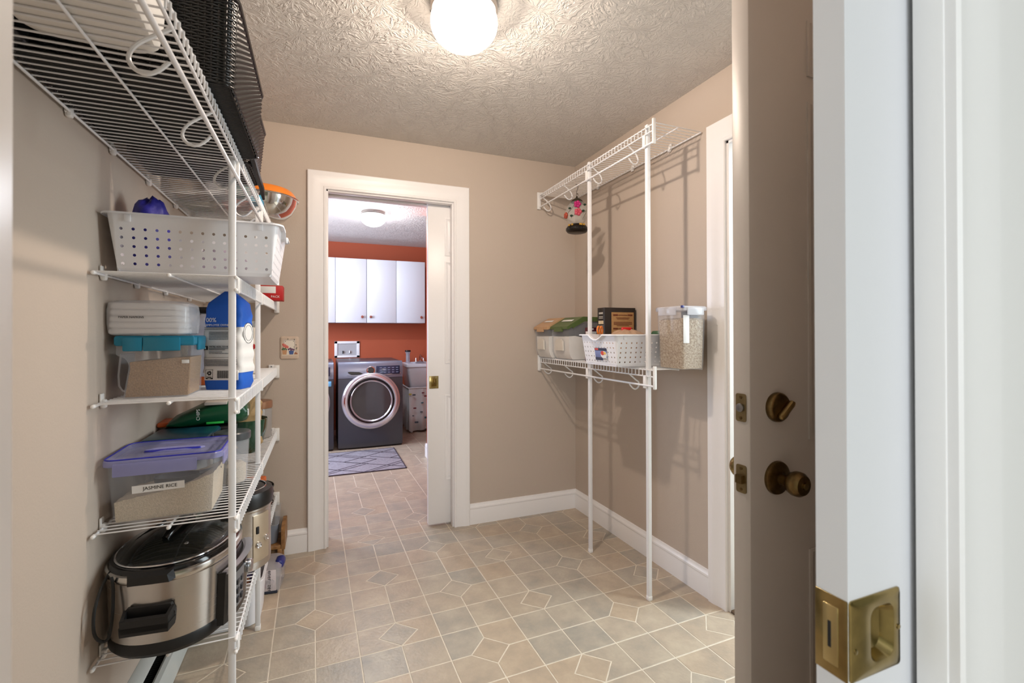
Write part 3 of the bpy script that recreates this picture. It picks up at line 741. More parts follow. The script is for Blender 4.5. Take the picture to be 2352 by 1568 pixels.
MB().loft(bag(FR, 0, 1)).build('bag', BLUE, t, ang=60)
MB().loft(bag(FR, .17, .63, .0016), False, False).build('white_panel', PAPERW, t, ang=60)
yn = -.0452
MB().bbox(-.052, .052, yn-.001, yn+.002, .030, .06, .0004).build('white_panel', PAPERW, t)
text('100%', .019, PAPERW, t, (-.036, yn-.0006, .218), FACE_NEAR, 'print')
text('EMPLOYEE OWNED', .0088, PAPERW, t, (-.008, yn-.0006, .2025), FACE_NEAR, 'print')
text("WE'RE HERE TO HELP", .0068, INK, t, (-.004, yn-.001, .135), FACE_NEAR, 'print')
pb = MB()
for k, (z, w) in enumerate([(.194, .10), (.189, .098), (.180, .07), (.1755, .082), (.171, .078), (.1665, .084), (.162, .08), (.1575, .06), (.129, .07), (.1245, .05), (.1175, .04), (.113, .066), (.101, .1), (.0925, .1), (.088, .1), (.0835, .098), (.079, .1), (.0745, .09)]):
    x0 = -.052 if z > .185 or z < .104 else -.038
    if .099 < z < .103: pb.box(x0, x0+w, yn-.0012, yn+.002, z, z+.0005); continue
    x = x0
    rr = random.Random(k)
    while x < x0+w:
        l = rr.uniform(.004, .011); pb.box(x, min(x+l, x0+w), yn-.0012, yn+.002, z, z+.0019); x += l+.0016
pb.build('fine_print', GREYINK, t, smooth=False)['kind'] = 'stuff'
bc = MB(); x = -.012
for k in range(26):
    wd = [.0006, .0012, .0018][k*7 % 3]; bc.box(x, x+wd, yn-.0016, yn+.002, .036, .060); x += wd+.0009
bc.build('barcode', INK, t, smooth=False)
# recycling arrows
ra = MB()
for k in range(3):
    a0 = math.radians(90+120*k); 
    mtx = Matrix.Translation((-.0365, yn-.0012, .052)) @ Matrix.Rotation(-(120*k)*PI/180, 4, 'Y')
    ar = MB().prism([(-.0055, .0055), (.0015, .0055), (.0015, .0078), (.0058, .0038), (.0015, .0002), (.0015, .0025), (-.0040, .0025)], -.0006, .002, 'Y')
    ra.add(ar.xf(mtx).v, ar.f)
ra.build('recycling_mark', INK, t, smooth=False)
fr = MB()
for q in ((-.0475, -.0255, .0405, .0411), (-.0475, -.0255, .0628, .0634), (-.0475, -.0469, .0345, .0634), (-.0261, -.0255, .0345, .0634)): fr.box(q[0], q[1], yn-.0016, yn+.002, q[2], q[3])
fr.box(-.0475, -.0255, yn-.0016, yn+.002, .0335, .0375)
fr.build('print_frame', INK, t, smooth=False)
text('PAPER', .0042, INK, t, (-.0365, yn-.0016, .0392), FACE_NEAR, 'print')
text('BAG', .0042, PAPERW, t, (-.0365, yn-.002, .0355), FACE_NEAR, 'print')
text('C', .0001, INK, t, (0, 0, .1), FACE_NEAR, 'print') if False else None
MB().box(-.0515, -.0425, yn-.0016, yn+.002, .125, .137).build('pictogram', INK, t, smooth=False)
MB().box(-.0495, -.0465, yn-.0022, yn+.002, .1275, .1335).build('pictogram', PAPERW, t, smooth=False)
xf = .0606
mk = MB()
for (r1, r2) in ((.0305, .0295), (.023, .0224)):
    mk.loft([[(xf, r1*math.cos(2*PI*k/40), .178+r1*1.1*math.sin(2*PI*k/40)) for k in range(40)], [(xf+.0012, r1*math.cos(2*PI*k/40), .178+r1*1.1*math.sin(2*PI*k/40)) for k in range(40)],
             [(xf+.0012, r2*math.cos(2*PI*k/40), .178+r2*1.1*math.sin(2*PI*k/40)) for k in range(40)], [(xf, r2*math.cos(2*PI*k/40), .178+r2*1.1*math.sin(2*PI*k/40)) for k in range(40)]], False, False)
mk.build('round_emblem', INK, t, smooth=False)
MB().lathe([(.0315, -.002), (.0315, .0002), (.030, .0004)], 40, (xf, 0, .178), 'X').build('emblem_disc', PAPERW, t)
# white bag behind it, orange base
t = thing('flour_bag', 'white paper bag with an orange base, behind the blue flour bag', 'flour bag', (-.392, 1.975, z3))
F2 = bag_rings(.100, .075, .255)
MB().loft(bag(F2, .12, 1, 0, seed=4)).build('bag', mat('lilac_white_paper', (206, 204, 216), .6, bump=(26, .5)), t, ang=60)
MB().loft(bag(F2, 0, .12, .0004, seed=4)).build('orange_base', mat('orange_paper', (196, 92, 36), .6), t, ang=60)
# clear box with black lid behind the napkins
t = thing('storage_container', 'clear box with a flat black lid behind the napkin pack', 'container', (-.405, 2.19, z3))
tub(MB(), .20, .25, .262, .03, .93).build('container_body', CLEARB, t)
MB().bbox(-.092, .092, -.117, .117, .01, .20, .02).build('pasta', mat('pale_pasta', (196, 178, 140), .8, noise=(60, .4)), t)
lid = MB().bbox(-.106, .106, -.131, .131, .260, .286, .010).build('lid', BLACKP, t)
MB().bbox(.02, .09, -.136, -.130, .240, .275, .003).build('latch', mat('smoky_latch', (150, 150, 155), .3), lid)
t = thing('canister', 'cream canister with a red dot between the two left posts', 'canister', (-.318, 2.42, z3))
MB().lathe([(.048, 0), (.052, .004), (.052, .20), (.046, .215), (.040, .22)], 32).build('body', mat('cream_card', (214, 204, 192), .6), t)
MB().lathe([(.050, .214), (.052, .218), (.052, .236), (.049, .240), (.002, .241)], 32).build('lid', mat('grey_lid', (150, 148, 146), .5), t)
MB().lathe([(.013, 0), (.013, -.004), (.011, -.005)], 20, (.028, -.0445, .125), 'Y').build('red_dot', mat('red_print', (176, 22, 24), .5), t)
# red box at the far end of the second shelf
t = thing('card_box', 'small red and white packet at the far end of the second shelf', 'packet', (-.245, 2.66, LV[2]+.0005))
MB().bbox(-.06, .062, -.05, .05, 0, .075, .002).build('carton', mat('red_card', (190, 24, 26), .5), t)
MB().bbox(-.04, .03, -.0508, -.049, .036, .07, .0003).build('white_patch', PAPERW, t)
text('PACK', .016, PAPERW, t, (.028, -.0508, .018), FACE_NEAR, 'print')
# ------------------------------------------------------------------ rice tub shelf
z4 = LV[4]+.0005
RICE = mat('rice_grain', (222, 206, 180), .85, noise=(230, .2), bump=(330, .7))
LILAC = mat('lilac_clear_plastic', (170, 172, 226), .18, alpha=.50)
t = thing('storage_container', 'large clear tub of rice with a blue-edged lid and name strip', 'container', (-.417, 1.684, z4), math.radians(1.5))
tub(MB(), .268, .225, .166, .026, .925).build('container_body', CLEAR, t)
# rice surface: high at the ends, scooped in the middle front
rw, rd = .238, .198; rows = []
N_, M_ = 22, 14
def rz(u, v):
    base = .076+.020*u-.004*v+.016*max(0, u)**2
    return max(.02, base-.026*math.exp(-((u-.05)/.5)**2-((v-.1)/.6)**2))+.0012*math.sin(23*u+11*v)
vs = []; fs = []
for j in range(M_+1):
    for i in range(N_+1):
        u, v = -1+2*i/N_, -1+2*j/M_
        z = rz(u, v); k = .93+.07*z/.166
        vs.append((rw/2*u*k*1.02, rd/2*v*k*1.02, z))
nb = len(vs)
for j in range(M_+1):
    for i in range(N_+1):
        u, v = -1+2*i/N_, -1+2*j/M_; vs.append((rw/2*u*.95, rd/2*v*.95, .004))
S_ = N_+1
for j in range(M_):
    for i in range(N_):
        a = j*S_+i; fs.append((a, a+1, a+S_+1, a+S_)); b = nb+a; fs.append((b, b+S_, b+S_+1, b+1))
for i in range(N_):
    a = i; fs.append((a, nb+a, nb+a+1, a+1)); a = M_*S_+i; fs.append((a, a+1, nb+a+1, nb+a))
for j in range(M_):
    a = j*S_; fs.append((a, a+S_, nb+a+S_, nb+a)); a = j*S_+N_; fs.append((a, nb+a, nb+a+S_, a+S_))
MB().add(vs, fs).build('rice', RICE, t)
lid = MB()
q = lambda g, z, r=.03: rrect(0, 0, .284-2*g, .240-2*g, r, z, 5)
lid.loft([q(.004, .160), q(0, .162), q(0, .176), q(.003, .180), q(.012, .180), q(.018, .176), q(.05, .176)])
lid.build('lid', LILAC, t)
BL = mat('blue_gasket', (38, 44, 176), .35)
rr_ = [(x, y, .1800) for x, y, z in rrect(0, 0, .276, .232, .028, 0, 6)]
MB().tube(rr_, .0022, 8, closed=True).build('blue_gasket', BL, t)
h_ = MB()
h_.loft([[(x, y, .1765) for x, y, z in ellipse(.006, -.012, .078, .026, 0, 32)], [(x, y, .181) for x, y, z in ellipse(.006, -.012, .074, .022, 0, 32)], [(x, y, .178) for x, y, z in ellipse(.006, -.014, .070, .016, 0, 32)]])
h_.build('lid_grip', LILAC, t)
MB().loft([[(x, y, .1775) for x, y, z in ellipse(.004, -.026, .072, .008, 0, 32)], [(x, y, .1815) for x, y, z in ellipse(.004, -.026, .070, .007, 0, 32)]]).build('grip_edge', BL, t)
MB().bbox(-.112, .082, -.1275, -.121, .136, .172, .003).build('snap_tab', LILAC, t); MB().bbox(.139, .145, -.09, .09, .136, .172, .003).build('snap_tab', LILAC, t)
lab = MB().box(-.061, .061, -.0008, .0008, -.0105, .0105).build('name_strip', PAPERW, t, smooth=False)
lab.location = (-.012, -.1083, .094); lab.rotation_euler = (math.radians(3), math.radians(-1), 0)
text('JASMINE RICE', .0135, INK, lab, (.004, -.0009, 0), FACE_NEAR, 'lettering', sx=.98)
t = thing('rice_scoop', 'dark grey scoop lying on the rice inside the labelled tub', 'scoop', (-.41, 1.699, z4+.062), math.radians(8))
sc_ = MB().loft([[(x, y, z) for x, y, z in ellipse(0, 0, .062*k, .036*k, h, 28)] for k, h in ((.2, 0), (.7, .004), (.95, .016), (1.0, .030), (.95, .030), (.88, .016), (.62, .007))])
sc_.build('scoop_bowl', mat('slate_plastic', (70, 76, 88), .4), t)
MB().tube([(.055, 0, .026), (.085, .004, .030), (.112, .010, .038)], [.009, .007, .006], 8).build('handle', mat('slate_plastic', (70, 76, 88), .4), t)
# tubs behind the rice
DTEAL = mat('dark_teal_plastic', (12, 66, 84), .3)
t = thing('storage_container', 'low clear tub with a dark teal lid right behind the rice', 'container', (-.450, 1.925, z4))
tub(MB(), .185, .20, .158, .028, .93).build('container_body', CLEARB, t)
MB().bbox(-.078, .078, -.084, .084, .006, .08, .02).build('grain', RICE, t)
MB().bbox(-.097, .097, -.105, .105, .156, .179, .008).build('lid', DTEAL, t)
t = thing('storage_container', 'clear tub with a black lid and clip under the green bag', 'container', (-.435, 2.150, z4))
tub(MB(), .215, .215, .152, .028, .93).build('container_body', CLEARB, t)
MB().bbox(-.092, .092, -.09, .09, .006, .11, .02).build('pale_flour', mat('pale_flour', (200, 200, 196), .9), t)
lid = MB().bbox(-.113, .113, -.113, .113, .150, .173, .008).build('lid', BLACKP, t)
cl = MB()
cl.loft([[(x, -.1135, z) for x, y, z in [(a, 0, .1525-b) for a, b in [(.074*math.cos(PI*k/16), .030*math.sin(PI*k/16)) for k in range(17)]]], [(x, -.119, z) for x, y, z in [(a, 0, .1525-b) for a, b in [(.074*math.cos(PI*k/16), .030*math.sin(PI*k/16)) for k in range(17)]]]])
cl.build('clip', BLACKG, lid)
MB().bbox(-.062, -.012, -.1205, -.1185, .136, .143, .002).bbox(.016, .062, -.1205, -.1185, .136, .143, .002).build('clip_slot', mat('silver_print', (170, 174, 176), .4), lid)
# green bag lying on top
GREEN = mat('green_foil', (14, 74, 46), .32, bump=(34, .35))
t = thing('chip_bag', 'green bag with white print lying flat under the middle shelf', 'bag', (-.405, 2.135, z4+.1735), math.radians(4))
pr_ = [(-.131, .006, .018), (-.120, .002, .030), (-.085, 0, .050), (-.03, 0, .074), (.03, 0, .088), (.085, 0, .094), (.112, .002, .090), (.124, .008, .078), (.130, .022, .060)]
rg = []
for x, a, b in pr_:
    ring = []
    for k in range(24):
        an = 2*PI*k/24; c, s = math.cos(an), math.sin(an)
        y = (.098 if -.1 < x < .115 else .088)*math.copysign(abs(c)**.55, c); z = (a+b)/2+(b-a)/2*math.copysign(abs(s)**.6, s)+.0025*math.sin(x*70+3*an)
        ring.append((x, y, z))
    rg.append(ring)
MB().loft(rg).build('bag', GREEN, t, ang=70)
MB().bbox(-.164, -.126, -.06, .06, .004, .020, .004).build('orange_seal', mat('orange_foil', (206, 92, 30), .4), t)
MB().bbox(-.012, .062, -.092, .03, .080, .0915, .002).build('pale_label', mat('pale_print', (204, 196, 186), .6), t)
fl = text('NET WT', .010, PAPERW, t, (.078, -.0975, .055), (math.radians(62), PI/2*0, math.radians(0)), 'print')
fl.rotation_euler = (math.radians(90), math.radians(-90), 0)
fl = text('12 OZ', .010, PAPERW, t, (.092, -.0975, .055), (0, 0, 0), 'print'); fl.rotation_euler = (math.radians(90), math.radians(-90), 0)
fl = text('CHIPS', .016, PAPERW, t, (-.03, -.0975, .048), (0, 0, 0), 'print'); fl.rotation_euler = (math.radians(90), math.radians(-90), 0)
MB().bbox(-.005, .052, -.0995, -.092, .010, .018, .001).build('bright_stripe', mat('bright_green_print', (40, 176, 70), .5), t)
MB().bbox(.122, .134, -.080, -.066, .030, .056, .002).build('white_tag', PAPERW, t)
# kraft bag and green bowl further along
t = thing('paper_bag', 'crumpled tan paper bag standing in the dark green bowl', 'bag', (-.312, 2.345, z4+.030), math.radians(12))
F3 = bag_rings(.118, .112, .235)
MB().loft(bag(F3, 0, 1, 0, wr=.004, seed=8)).build('bag', mat('tan_paper', (176, 148, 104), .75, bump=(30, .9)), t, ang=60)
t = thing('storage_container', 'round clear tub with a grey rim holding rice, behind the near post', 'container', (-.292, 1.880, z4)); t.scale = (1, 1, 1.28)
MB().lathe([(.040, 0), (.045, .004), (.053, .125), (.051, .125), (.043, .006)], 32).build('container_body', CLEARB, t)
MB().lathe([(.039, .004), (.042, .02), (.0425, .048), (.03, .056), (.002, .055)], 24).build('rice', RICE, t)
MB().lathe([(.0555, .120), (.057, .124), (.057, .138), (.054, .141), (.002, .142)], 32).build('lid', mat('grey_clear_lid', (80, 84, 88), .3, alpha=.8), t)
t = thing('mixing_bowl', 'dark green glass bowl on the rice tub shelf, holding the tan bag', 'bowl', (-.312, 2.345, z4)); t.scale = (1, 1, 1.2)
MB().lathe([(.042, 0), (.047, .003), (.070, .04), (.082, .085), (.086, .120), (.084, .122), (.080, .085), (.068, .042), (.043, .007), (.002, .006)], 40).build('bowl', mat('green_glass', (22, 70, 48), .1, alpha=.85, coat=.5), t)
t = thing('jar', 'clear jar with a copper lid at the far end of the rice shelf', 'jar', (-.300, 2.64, z4))
MB().lathe([(.058, 0), (.064, .006), (.066, .14), (.060, .165), (.056, .165), (.062, .14), (.060, .01), (.002, .008)], 32).build('glass', mat('cloudy_glass', (190, 186, 182), .15, alpha=.5), t)
MB().lathe([(.0665, .150), (.068, .155), (.068, .182), (.064, .186), (.002, .186)], 32).build('lid', mat('copper_lid', (170, 128, 100), .35, .6), t)
MB().lathe([(.055, .01), (.058, .03), (.058, .10), (.002, .102)], 24).build('contents', mat('dried_beans', (150, 120, 104), .8, noise=(120, .5)), t)
# ------------------------------------------------------------------ slow cooker
z5 = LV[5]+.0005
t = thing('slow_cooker', 'oval stainless slow cooker with glass lid on the lowest left shelf', 'slow cooker', (-.404, 1.692, z5), math.radians(-6))
a_, b_ = .158, .195                    # half width (local x), half length (local y)
el = lambda k, z, g=0: ellipse(0, 0, a_*k+g, b_*k+g, z, 64, 2.25)
MB().loft([el(.86, 0), el(.93, .003), el(.985, .016), el(.985, .040), el(.975, .043)]).build('base', mat('soft_black_plastic', (17, 17, 18), .5), t)
MB().loft([el(.970, .038), el(1.0, .200), el(1.0, .206)], False, False).build('steel_body', STEEL, t)
MB().loft([el(1.0, .204), el(1.02, .207), el(1.035, .216), el(1.02, .226), el(.97, .229), el(.955, .222)], False, False).build('steel_rim', mat('pale_steel', (206, 202, 196), .22, 1), t)
MB().loft([el(.99, .222), el(.985, .232), el(.955, .239), el(.90, .240), el(.90, .225)], False, False).build('crock_rim', BLACKG, t)
lid = MB()
lid.loft([el(.905, .236), el(.90, .243), el(.86, .248), el(.80, .252), el(.62, .264), el(.38, .273), el(.1, .276)], True, True)
lid = lid.build('glass_lid', SMOKE, t)
MB().tube([(x, y, .243) for x, y, z in ellipse(0, 0, a_*.895, b_*.895, 0, 64, 2.25)], .0028, 8, closed=True).build('lid_band', CHROME, lid)
hb = MB().tube([(-.012, -.070, .274), (-.006, -.058, .283), (0, -.03, .292), (.003, 0, .294), (0, .03, .292), (.006, .058, .283), (.012, .070, .274)], [.010, .013, .014, .014, .014, .013, .010], 12)
hb.build('lid_handle', BLACKG, lid)
ve = MB()
for x, y in ((-.075, -.085), (.05, -.095), (-.06, .03), (.06, -.02)): ve.lathe([(.007, 0), (.0065, .003), (.003, .004), (.002, .001)], 12, (x, y, .258 if abs(x) > .055 else .263))
ve.build('vent_stud', CHROME, lid)
# end handles: a shell with an open top grip
for s_ in (-1, 1):
    yb = s_*(b_*.972); H_ = mat('soft_black_plastic', (17, 17, 18), .5)
    hx = [(-.058, .098), (.058, .098), (.060, .128), (.050, .150), (-.050, .150), (-.060, .128)]
    hh = MB().loft([[(x, yb, z) for x, z in hx], [(x, yb+s_*.012, z) for x, z in hx]]).build('side_handle', H_, t)
    g = MB().loft([[(x, yb+s_*.010, z) for x, z in [(-.060, .096), (.060, .096), (.062, .118), (-.062, .118)]], [(x, yb+s_*.040, z) for x, z in [(-.054, .092), (.054, .092), (.056, .114), (-.056, .114)]]])
    g.loft([[(x, yb+s_*.030, z) for x, z in [(-.055, .105), (.055, .105), (.056, .134), (-.056, .134)]], [(x, yb+s_*.040, z) for x, z in [(-.053, .100), (.053, .100), (.054, .132), (-.054, .132)]]])
    for sx in (-1, 1): g.loft([[(sx*x, yb+s_*.008, z) for x, z in [(.050, .105), (.060, .105), (.058, .146), (.050, .146)]], [(sx*x, yb+s_*.038, z) for x, z in [(.046, .105), (.055, .105), (.054, .133), (.046, .133)]]])
    g.build('grip', H_, hh)
# lip flap of the lid clip on the near end
MB().loft([[(x, -b_*1.0-.002, z) for x, z in [(-.05, .215), (.06, .215), (.055, .240), (-.05, .240)]], [(x, -b_*1.0-.016, z) for x, z in [(-.045, .212), (.05, .212), (.045, .232), (-.045, .232)]]]).build('lid_lock', BLACKG, t)
# control panel on the room side
def shell(z0, z1, y0, y1, off0, off1, n=14):
    """patch hugging the body on +x between local y0..y1"""
    def pt(y, g, z):
        u = max(-1, min(1, y/b_)); x = a_*(max(0.0, 1-abs(u)**2.25))**(1/2.25); return (x+g, y, z)
    r0 = [pt(y0+(y1-y0)*k/n, off0, z0) for k in range(n+1)]+[pt(y1-(y1-y0)*k/n, off0-.02, z0) for k in range(n+1)]
    r1 = [pt(y0+(y1-y0)*k/n, off1, z1) for k in range(n+1)]+[pt(y1-(y1-y0)*k/n, off1-.02, z1) for k in range(n+1)]
    return MB().loft([r0, r1])
MB().add(shell(.020, .172, -.112, .120, .014, .020).v, shell(.020, .172, -.112, .120, .014, .020).f).build('panel_housing', BLACKP, t)
MB().add(*(lambda m: (m.v, m.f))(shell(.165, .180, -.108, .115, .021, .034))).build('panel_visor', mat('silver_plastic', (196, 196, 206), .3, .6), t)
MB().add(*(lambda m: (m.v, m.f))(shell(.040, .150, -.098, -.008, .0165, .0215))).build('key_panel', mat('grey_key_panel', (122, 124, 128), .4, .3), t)
MB().add(*(lambda m: (m.v, m.f))(shell(.040, .155, -.004, .105, .0155, .0215))).build('display_panel', BLACKG, t)
kb = MB()
for i, y in enumerate((-.084, -.056, -.028)):
    for z in (.055, .082, .109): 
        u = abs(y/b_)**2.25; x = a_*(1-u)**(1/2.25)+.021; kb.bbox(x-.003, x+.002, y-.009, y+.009, z, z+.014, .001)
kb.build('key', mat('dark_key', (52, 54, 58), .4), t)
MB().lathe([(.019, 0), (.021, .004), (.021, .016), (.019, .019), (.002, .0195)], 28, (a_*.96+.016, .055, .112), 'X').build('dial', mat('silver_dial', (186, 188, 192), .25, 1), t)
MB().add(*(lambda m: (m.v, m.f))(shell(.183, .2, -.03, .04, .003, .0035))).build('badge', BLACKG, t)
# power cord looping down behind
MB().tube(smooth_path([(-0.076, 0.101, 0.267), (-0.104, -0.003, 0.259), (-0.109, -0.104, 0.241), (-0.115, -0.165, 0.214), (-0.114, -0.205, 0.178), (-0.115, -0.215, 0.14), (-0.114, -0.21, 0.097), (-0.105, -0.194, 0.071), (-0.094, -0.188, 0.08), (-0.087, -0.187, 0.136), (-0.088, -0.182, 0.202), (-0.092, -0.182, 0.23)]), .0038, 8).build('power_cord', mat('black_rubber', (20, 20, 20), .6), t)
# second appliance behind it
t = thing('pressure_cooker', 'round steel pressure cooker with black lid behind the slow cooker', 'pressure cooker', (-.295, 2.008, z5)); t.scale = (.95, .95, 1.10)
MB().lathe([(.108, 0), (.116, .004), (.118, .02), (.118, .195), (.122, .20), (.122, .208), (.116, .212), (.10, .212)], 48).build('steel_body', STEEL, t)
MB().lathe([(.122, .205), (.127, .210), (.128, .240), (.122, .256), (.104, .262), (.098, .258), (.09, .262), (.06, .268), (.02, .270), (.001, .270)], 48).build('lid', BLACKP, t)
MB().tube([(.100*math.cos(2*PI*k/40), .100*math.sin(2*PI*k/40), .262) for k in range(40)], .0022, 6, closed=True).build('lid_ring', CHROME, t)
MB().bbox(-.012, .012, -.05, .05, .268, .288, .008).build('lid_handle', BLACKP, t)
arc = [-.98+.62*k/10 for k in range(11)]
cp = MB().loft([[(r*math.cos(a), r*math.sin(a), z) for a in arc]+[((r-.006)*math.cos(a), (r-.006)*math.sin(a), z) for a in arc[::-1]] for r, z in ((.1205, .03), (.1215, .034), (.1215, .181), (.1205, .185))])
cp.build('control_plate', mat('sand_plate', (188, 172, 150), .35, .6), t)
for a, z in ((-.82, .085), (-.52, .10)):
    c, s = math.cos(a), math.sin(a)
    MB().lathe([(.011, 0), (.011, .006), (.009, .008), (.007, .006), (.001, .006)], 18, (0, 0, 0), 'X').xf(Matrix.Translation((.121*c, .121*s, z)) @ Matrix.Rotation(a, 4, 'Z')).build('round_button', CHROME, t)
MB().bbox(-.003, .003, -.005, .005, -.012, .012, .001).xf(Matrix.Translation((.1225*math.cos(-.85), .1225*math.sin(-.85), .135)) @ Matrix.Rotation(-.85, 4, 'Z')).build('slot', INK, t)
t = thing('cooking_pot', 'black pot with ribbed sides at the far end of the lowest left shelf', 'pot', (-.318, 2.505, z5)); t.scale = (1, 1, 1.3)
MB().lathe([(.075, 0), (.085, .004), (.098, .06), (.102, .10), (.105, .104), (.103, .108), (.096, .10), (.08, .01), (.002, .008)], 40).build('pot_body', BLACKG, t)
for k in range(3): MB().lathe([(.0985+.001*k, .04+.018*k), (.103+.001*k, .045+.018*k), (.0995+.001*k, .05+.018*k)], 40, cap=False).build('side_rib', BLACKG, t)
t = thing('food_packet', 'orange packet standing behind the black pressure cooker lid', 'packet', (-.30, 2.30, z5))
MB().bbox(-.07, .07, -.035, .035, 0, .235, .006).build('carton', mat('orange_card', (214, 104, 40), .5, noise=(30, .35)), t)
t = thing('food_packet', 'pale green and white packet on the lowest shelf behind the orange one', 'packet', (-.44, 2.37, z5))
MB().bbox(-.06, .06, -.03, .03, 0, .26, .006).build('carton', mat('mint_card', (168, 196, 182), .5, noise=(40, .35)), t)
# ------------------------------------------------------------------ on the floor, left
HW = mat('heater_enamel', (198, 200, 196), .4)
t = thing('baseboard_heater', 'low enamelled baseboard heater along the left wall under the shelves', 'heater', (XL, 1.10, 0))
MB().loft([[(.0005+x, y, z) for x, z in [(0, .012), (0, .108), (.010, .108), (.034, .092), (.036, .088), (.010, .100), (.004, .098), (.004, .012)]] for y in (0, 1.02)]).build('back_panel', HW, t)
MB().loft([[(.0005+x, y, z) for x, z in [(.052, .064), (.060, .070), (.074, .066), (.090, .030), (.092, .004), (.086, .004), (.084, .028), (.070, .058), (.060, .062)]] for y in (0, 1.02)]).build('front_cover', HW, t)
f_ = MB()
for k in range(84): f_.box(.012, .056, .01+.012*k, .011+.012*k, .016, .054)
f_ = f_.build('fins', mat('dark_fin', (36, 34, 32), .6), t, smooth=False); f_['kind'] = 'stuff'
MB().box(.002, .085, 0, 1.02, .0005, .012).build('base_pan', mat('dark_fin', (36, 34, 32), .6), t)
for y in (0, 1.0):
    MB().loft([[(x, yy, z) for x, z in [(.0005, .001), (.094, .001), (.093, .032), (.075, .070), (.035, .095), (.010, .111), (.0005, .111)]] for yy in (y-.004, y+.024)]).build('end_cover', HW, t)
t = thing('storage_bin', 'white rounded plastic bin on the floor under the lowest shelf', 'bin', (-.362, 2.268, 0))
tub(MB(), .262, .235, .175, .055, .93, .003).build('bin_body', PLASW, t)
MB().loft([rrect(0, 0, .276, .249, .06, .172, 5), rrect(0, 0, .276, .249, .06, .178, 5), rrect(0, 0, .256, .229, .052, .178, 5)], False, False).build('rim', PLASW, t)
tag(MB().bbox(-.09, .07, -.085, -.01, 0, .155, .01).build('card_box', mat('brown_card', (120, 78, 52), .7, noise=(20, .3)), loc=(-.355, 2.268, .012)), 'brown card box inside the white floor bin', 'box')
tag(MB().bbox(-.09, .07, .0, .075, 0, .15, .01).build('card_box', mat('purple_card', (44, 34, 78), .6), loc=(-.355, 2.268, .012)), 'dark purple box inside the white floor bin', 'box')
OAK = mat('warm_oak', (164, 120, 72), .5, noise=(40, .35, (128, 88, 50)))
t = thing('step_stool', 'small oak step stool against the back wall beside the laundry door', 'stool', (-.31, 2.695, 0))
MB().bbox(-.155, .118, -.088, .088, .112, .132, .003).build('tread', OAK, t)
for x in (-.148, .128):
    MB().prism([(-.088, .108), (.088, .108), (.088, .215), (.07, .222), (-.06, .222), (-.088, .21)], x-.009, x+.009, 'X').build('side_board', OAK, t)
for x in (-.14, .112):
    for y in (-.08, .072): MB().bbox(x-.010, x+.010, y-.010, y+.010, .010, .113, .002).build('leg', OAK, t); MB().bbox(x-.011, x+.011, y-.011, y+.011, 0, .012, .003).build('rubber_foot', BLACKP, t)
MB().bbox(-.13, .102, -.078, -.066, .05, .108, .002).build('apron', mat('dark_oak', (120, 92, 60), .55, noise=(40, .35)), t)
t = thing('storage_bin', 'small grey plastic bin with clear top standing on the oak stool', 'bin', (-.288, 2.694, .1325))
tub(MB(), .165, .135, .095, .02, .92, .003).build('bin_body', mat('blue_grey_plastic', (126, 132, 144), .4), t)
MB().bbox(-.018, .018, -.071, -.064, .01, .07, .002).build('front_rib', mat('blue_grey_plastic', (126, 132, 144), .4), t)
MB().loft([rrect(0, 0, .168, .138, .02, .094, 4), rrect(0, 0, .176, .146, .022, .165, 4), rrect(0, 0, .170, .140, .02, .168, 4)]).build('clear_top', CLEARB, t)
MB().bbox(-.06, .06, -.05, .05, .02, .15, .02).build('contents', mat('brown_contents', (96, 82, 72), .7, noise=(60, .6)), t)
t = thing('battery_pack', 'clear packet with printed label and blue corner lying in front of the stool', 'packet', (-.262, 2.485, 0), math.radians(-6))
PK = mat('clear_blister', (214, 210, 214), .2, alpha=.42)
MB().loft([rrect(0, 0, .16, .15, .02, 0, 4), rrect(0, 0, .172, .165, .025, .006, 4), rrect(0, 0, .18, .17, .03, .06, 4), rrect(.004, .006, .17, .16, .03, .105, 4), rrect(.006, .01, .14, .13, .03, .118, 4)]).build('blister', PK, t)
MB().bbox(-.075, .074, -.0834, -.079, .012, .108, .001).build('print_panel', mat('grey_pink_print', (206, 196, 198), .5), t)
MB().bbox(-.078, .080, -.0845, -.078, .002, .014, .001).build('dark_edge', mat('navy_print', (34, 42, 58), .5), t)
tx = text('energizer', .026, mat('charcoal_print', (52, 50, 56), .5), t, (.048, -.0838, .060), (PI/2, PI/2, 0), 'print')
MB().bbox(.0, .034, -.0834, -.0805, .03, .052, .001).build('pink_print', mat('pink_print', (222, 150, 164), .5), t)
MB().bbox(.055, .096, -.03, .045, .082, .124, .014).build('blue_corner', mat('navy_plastic', (32, 42, 118), .4), t)
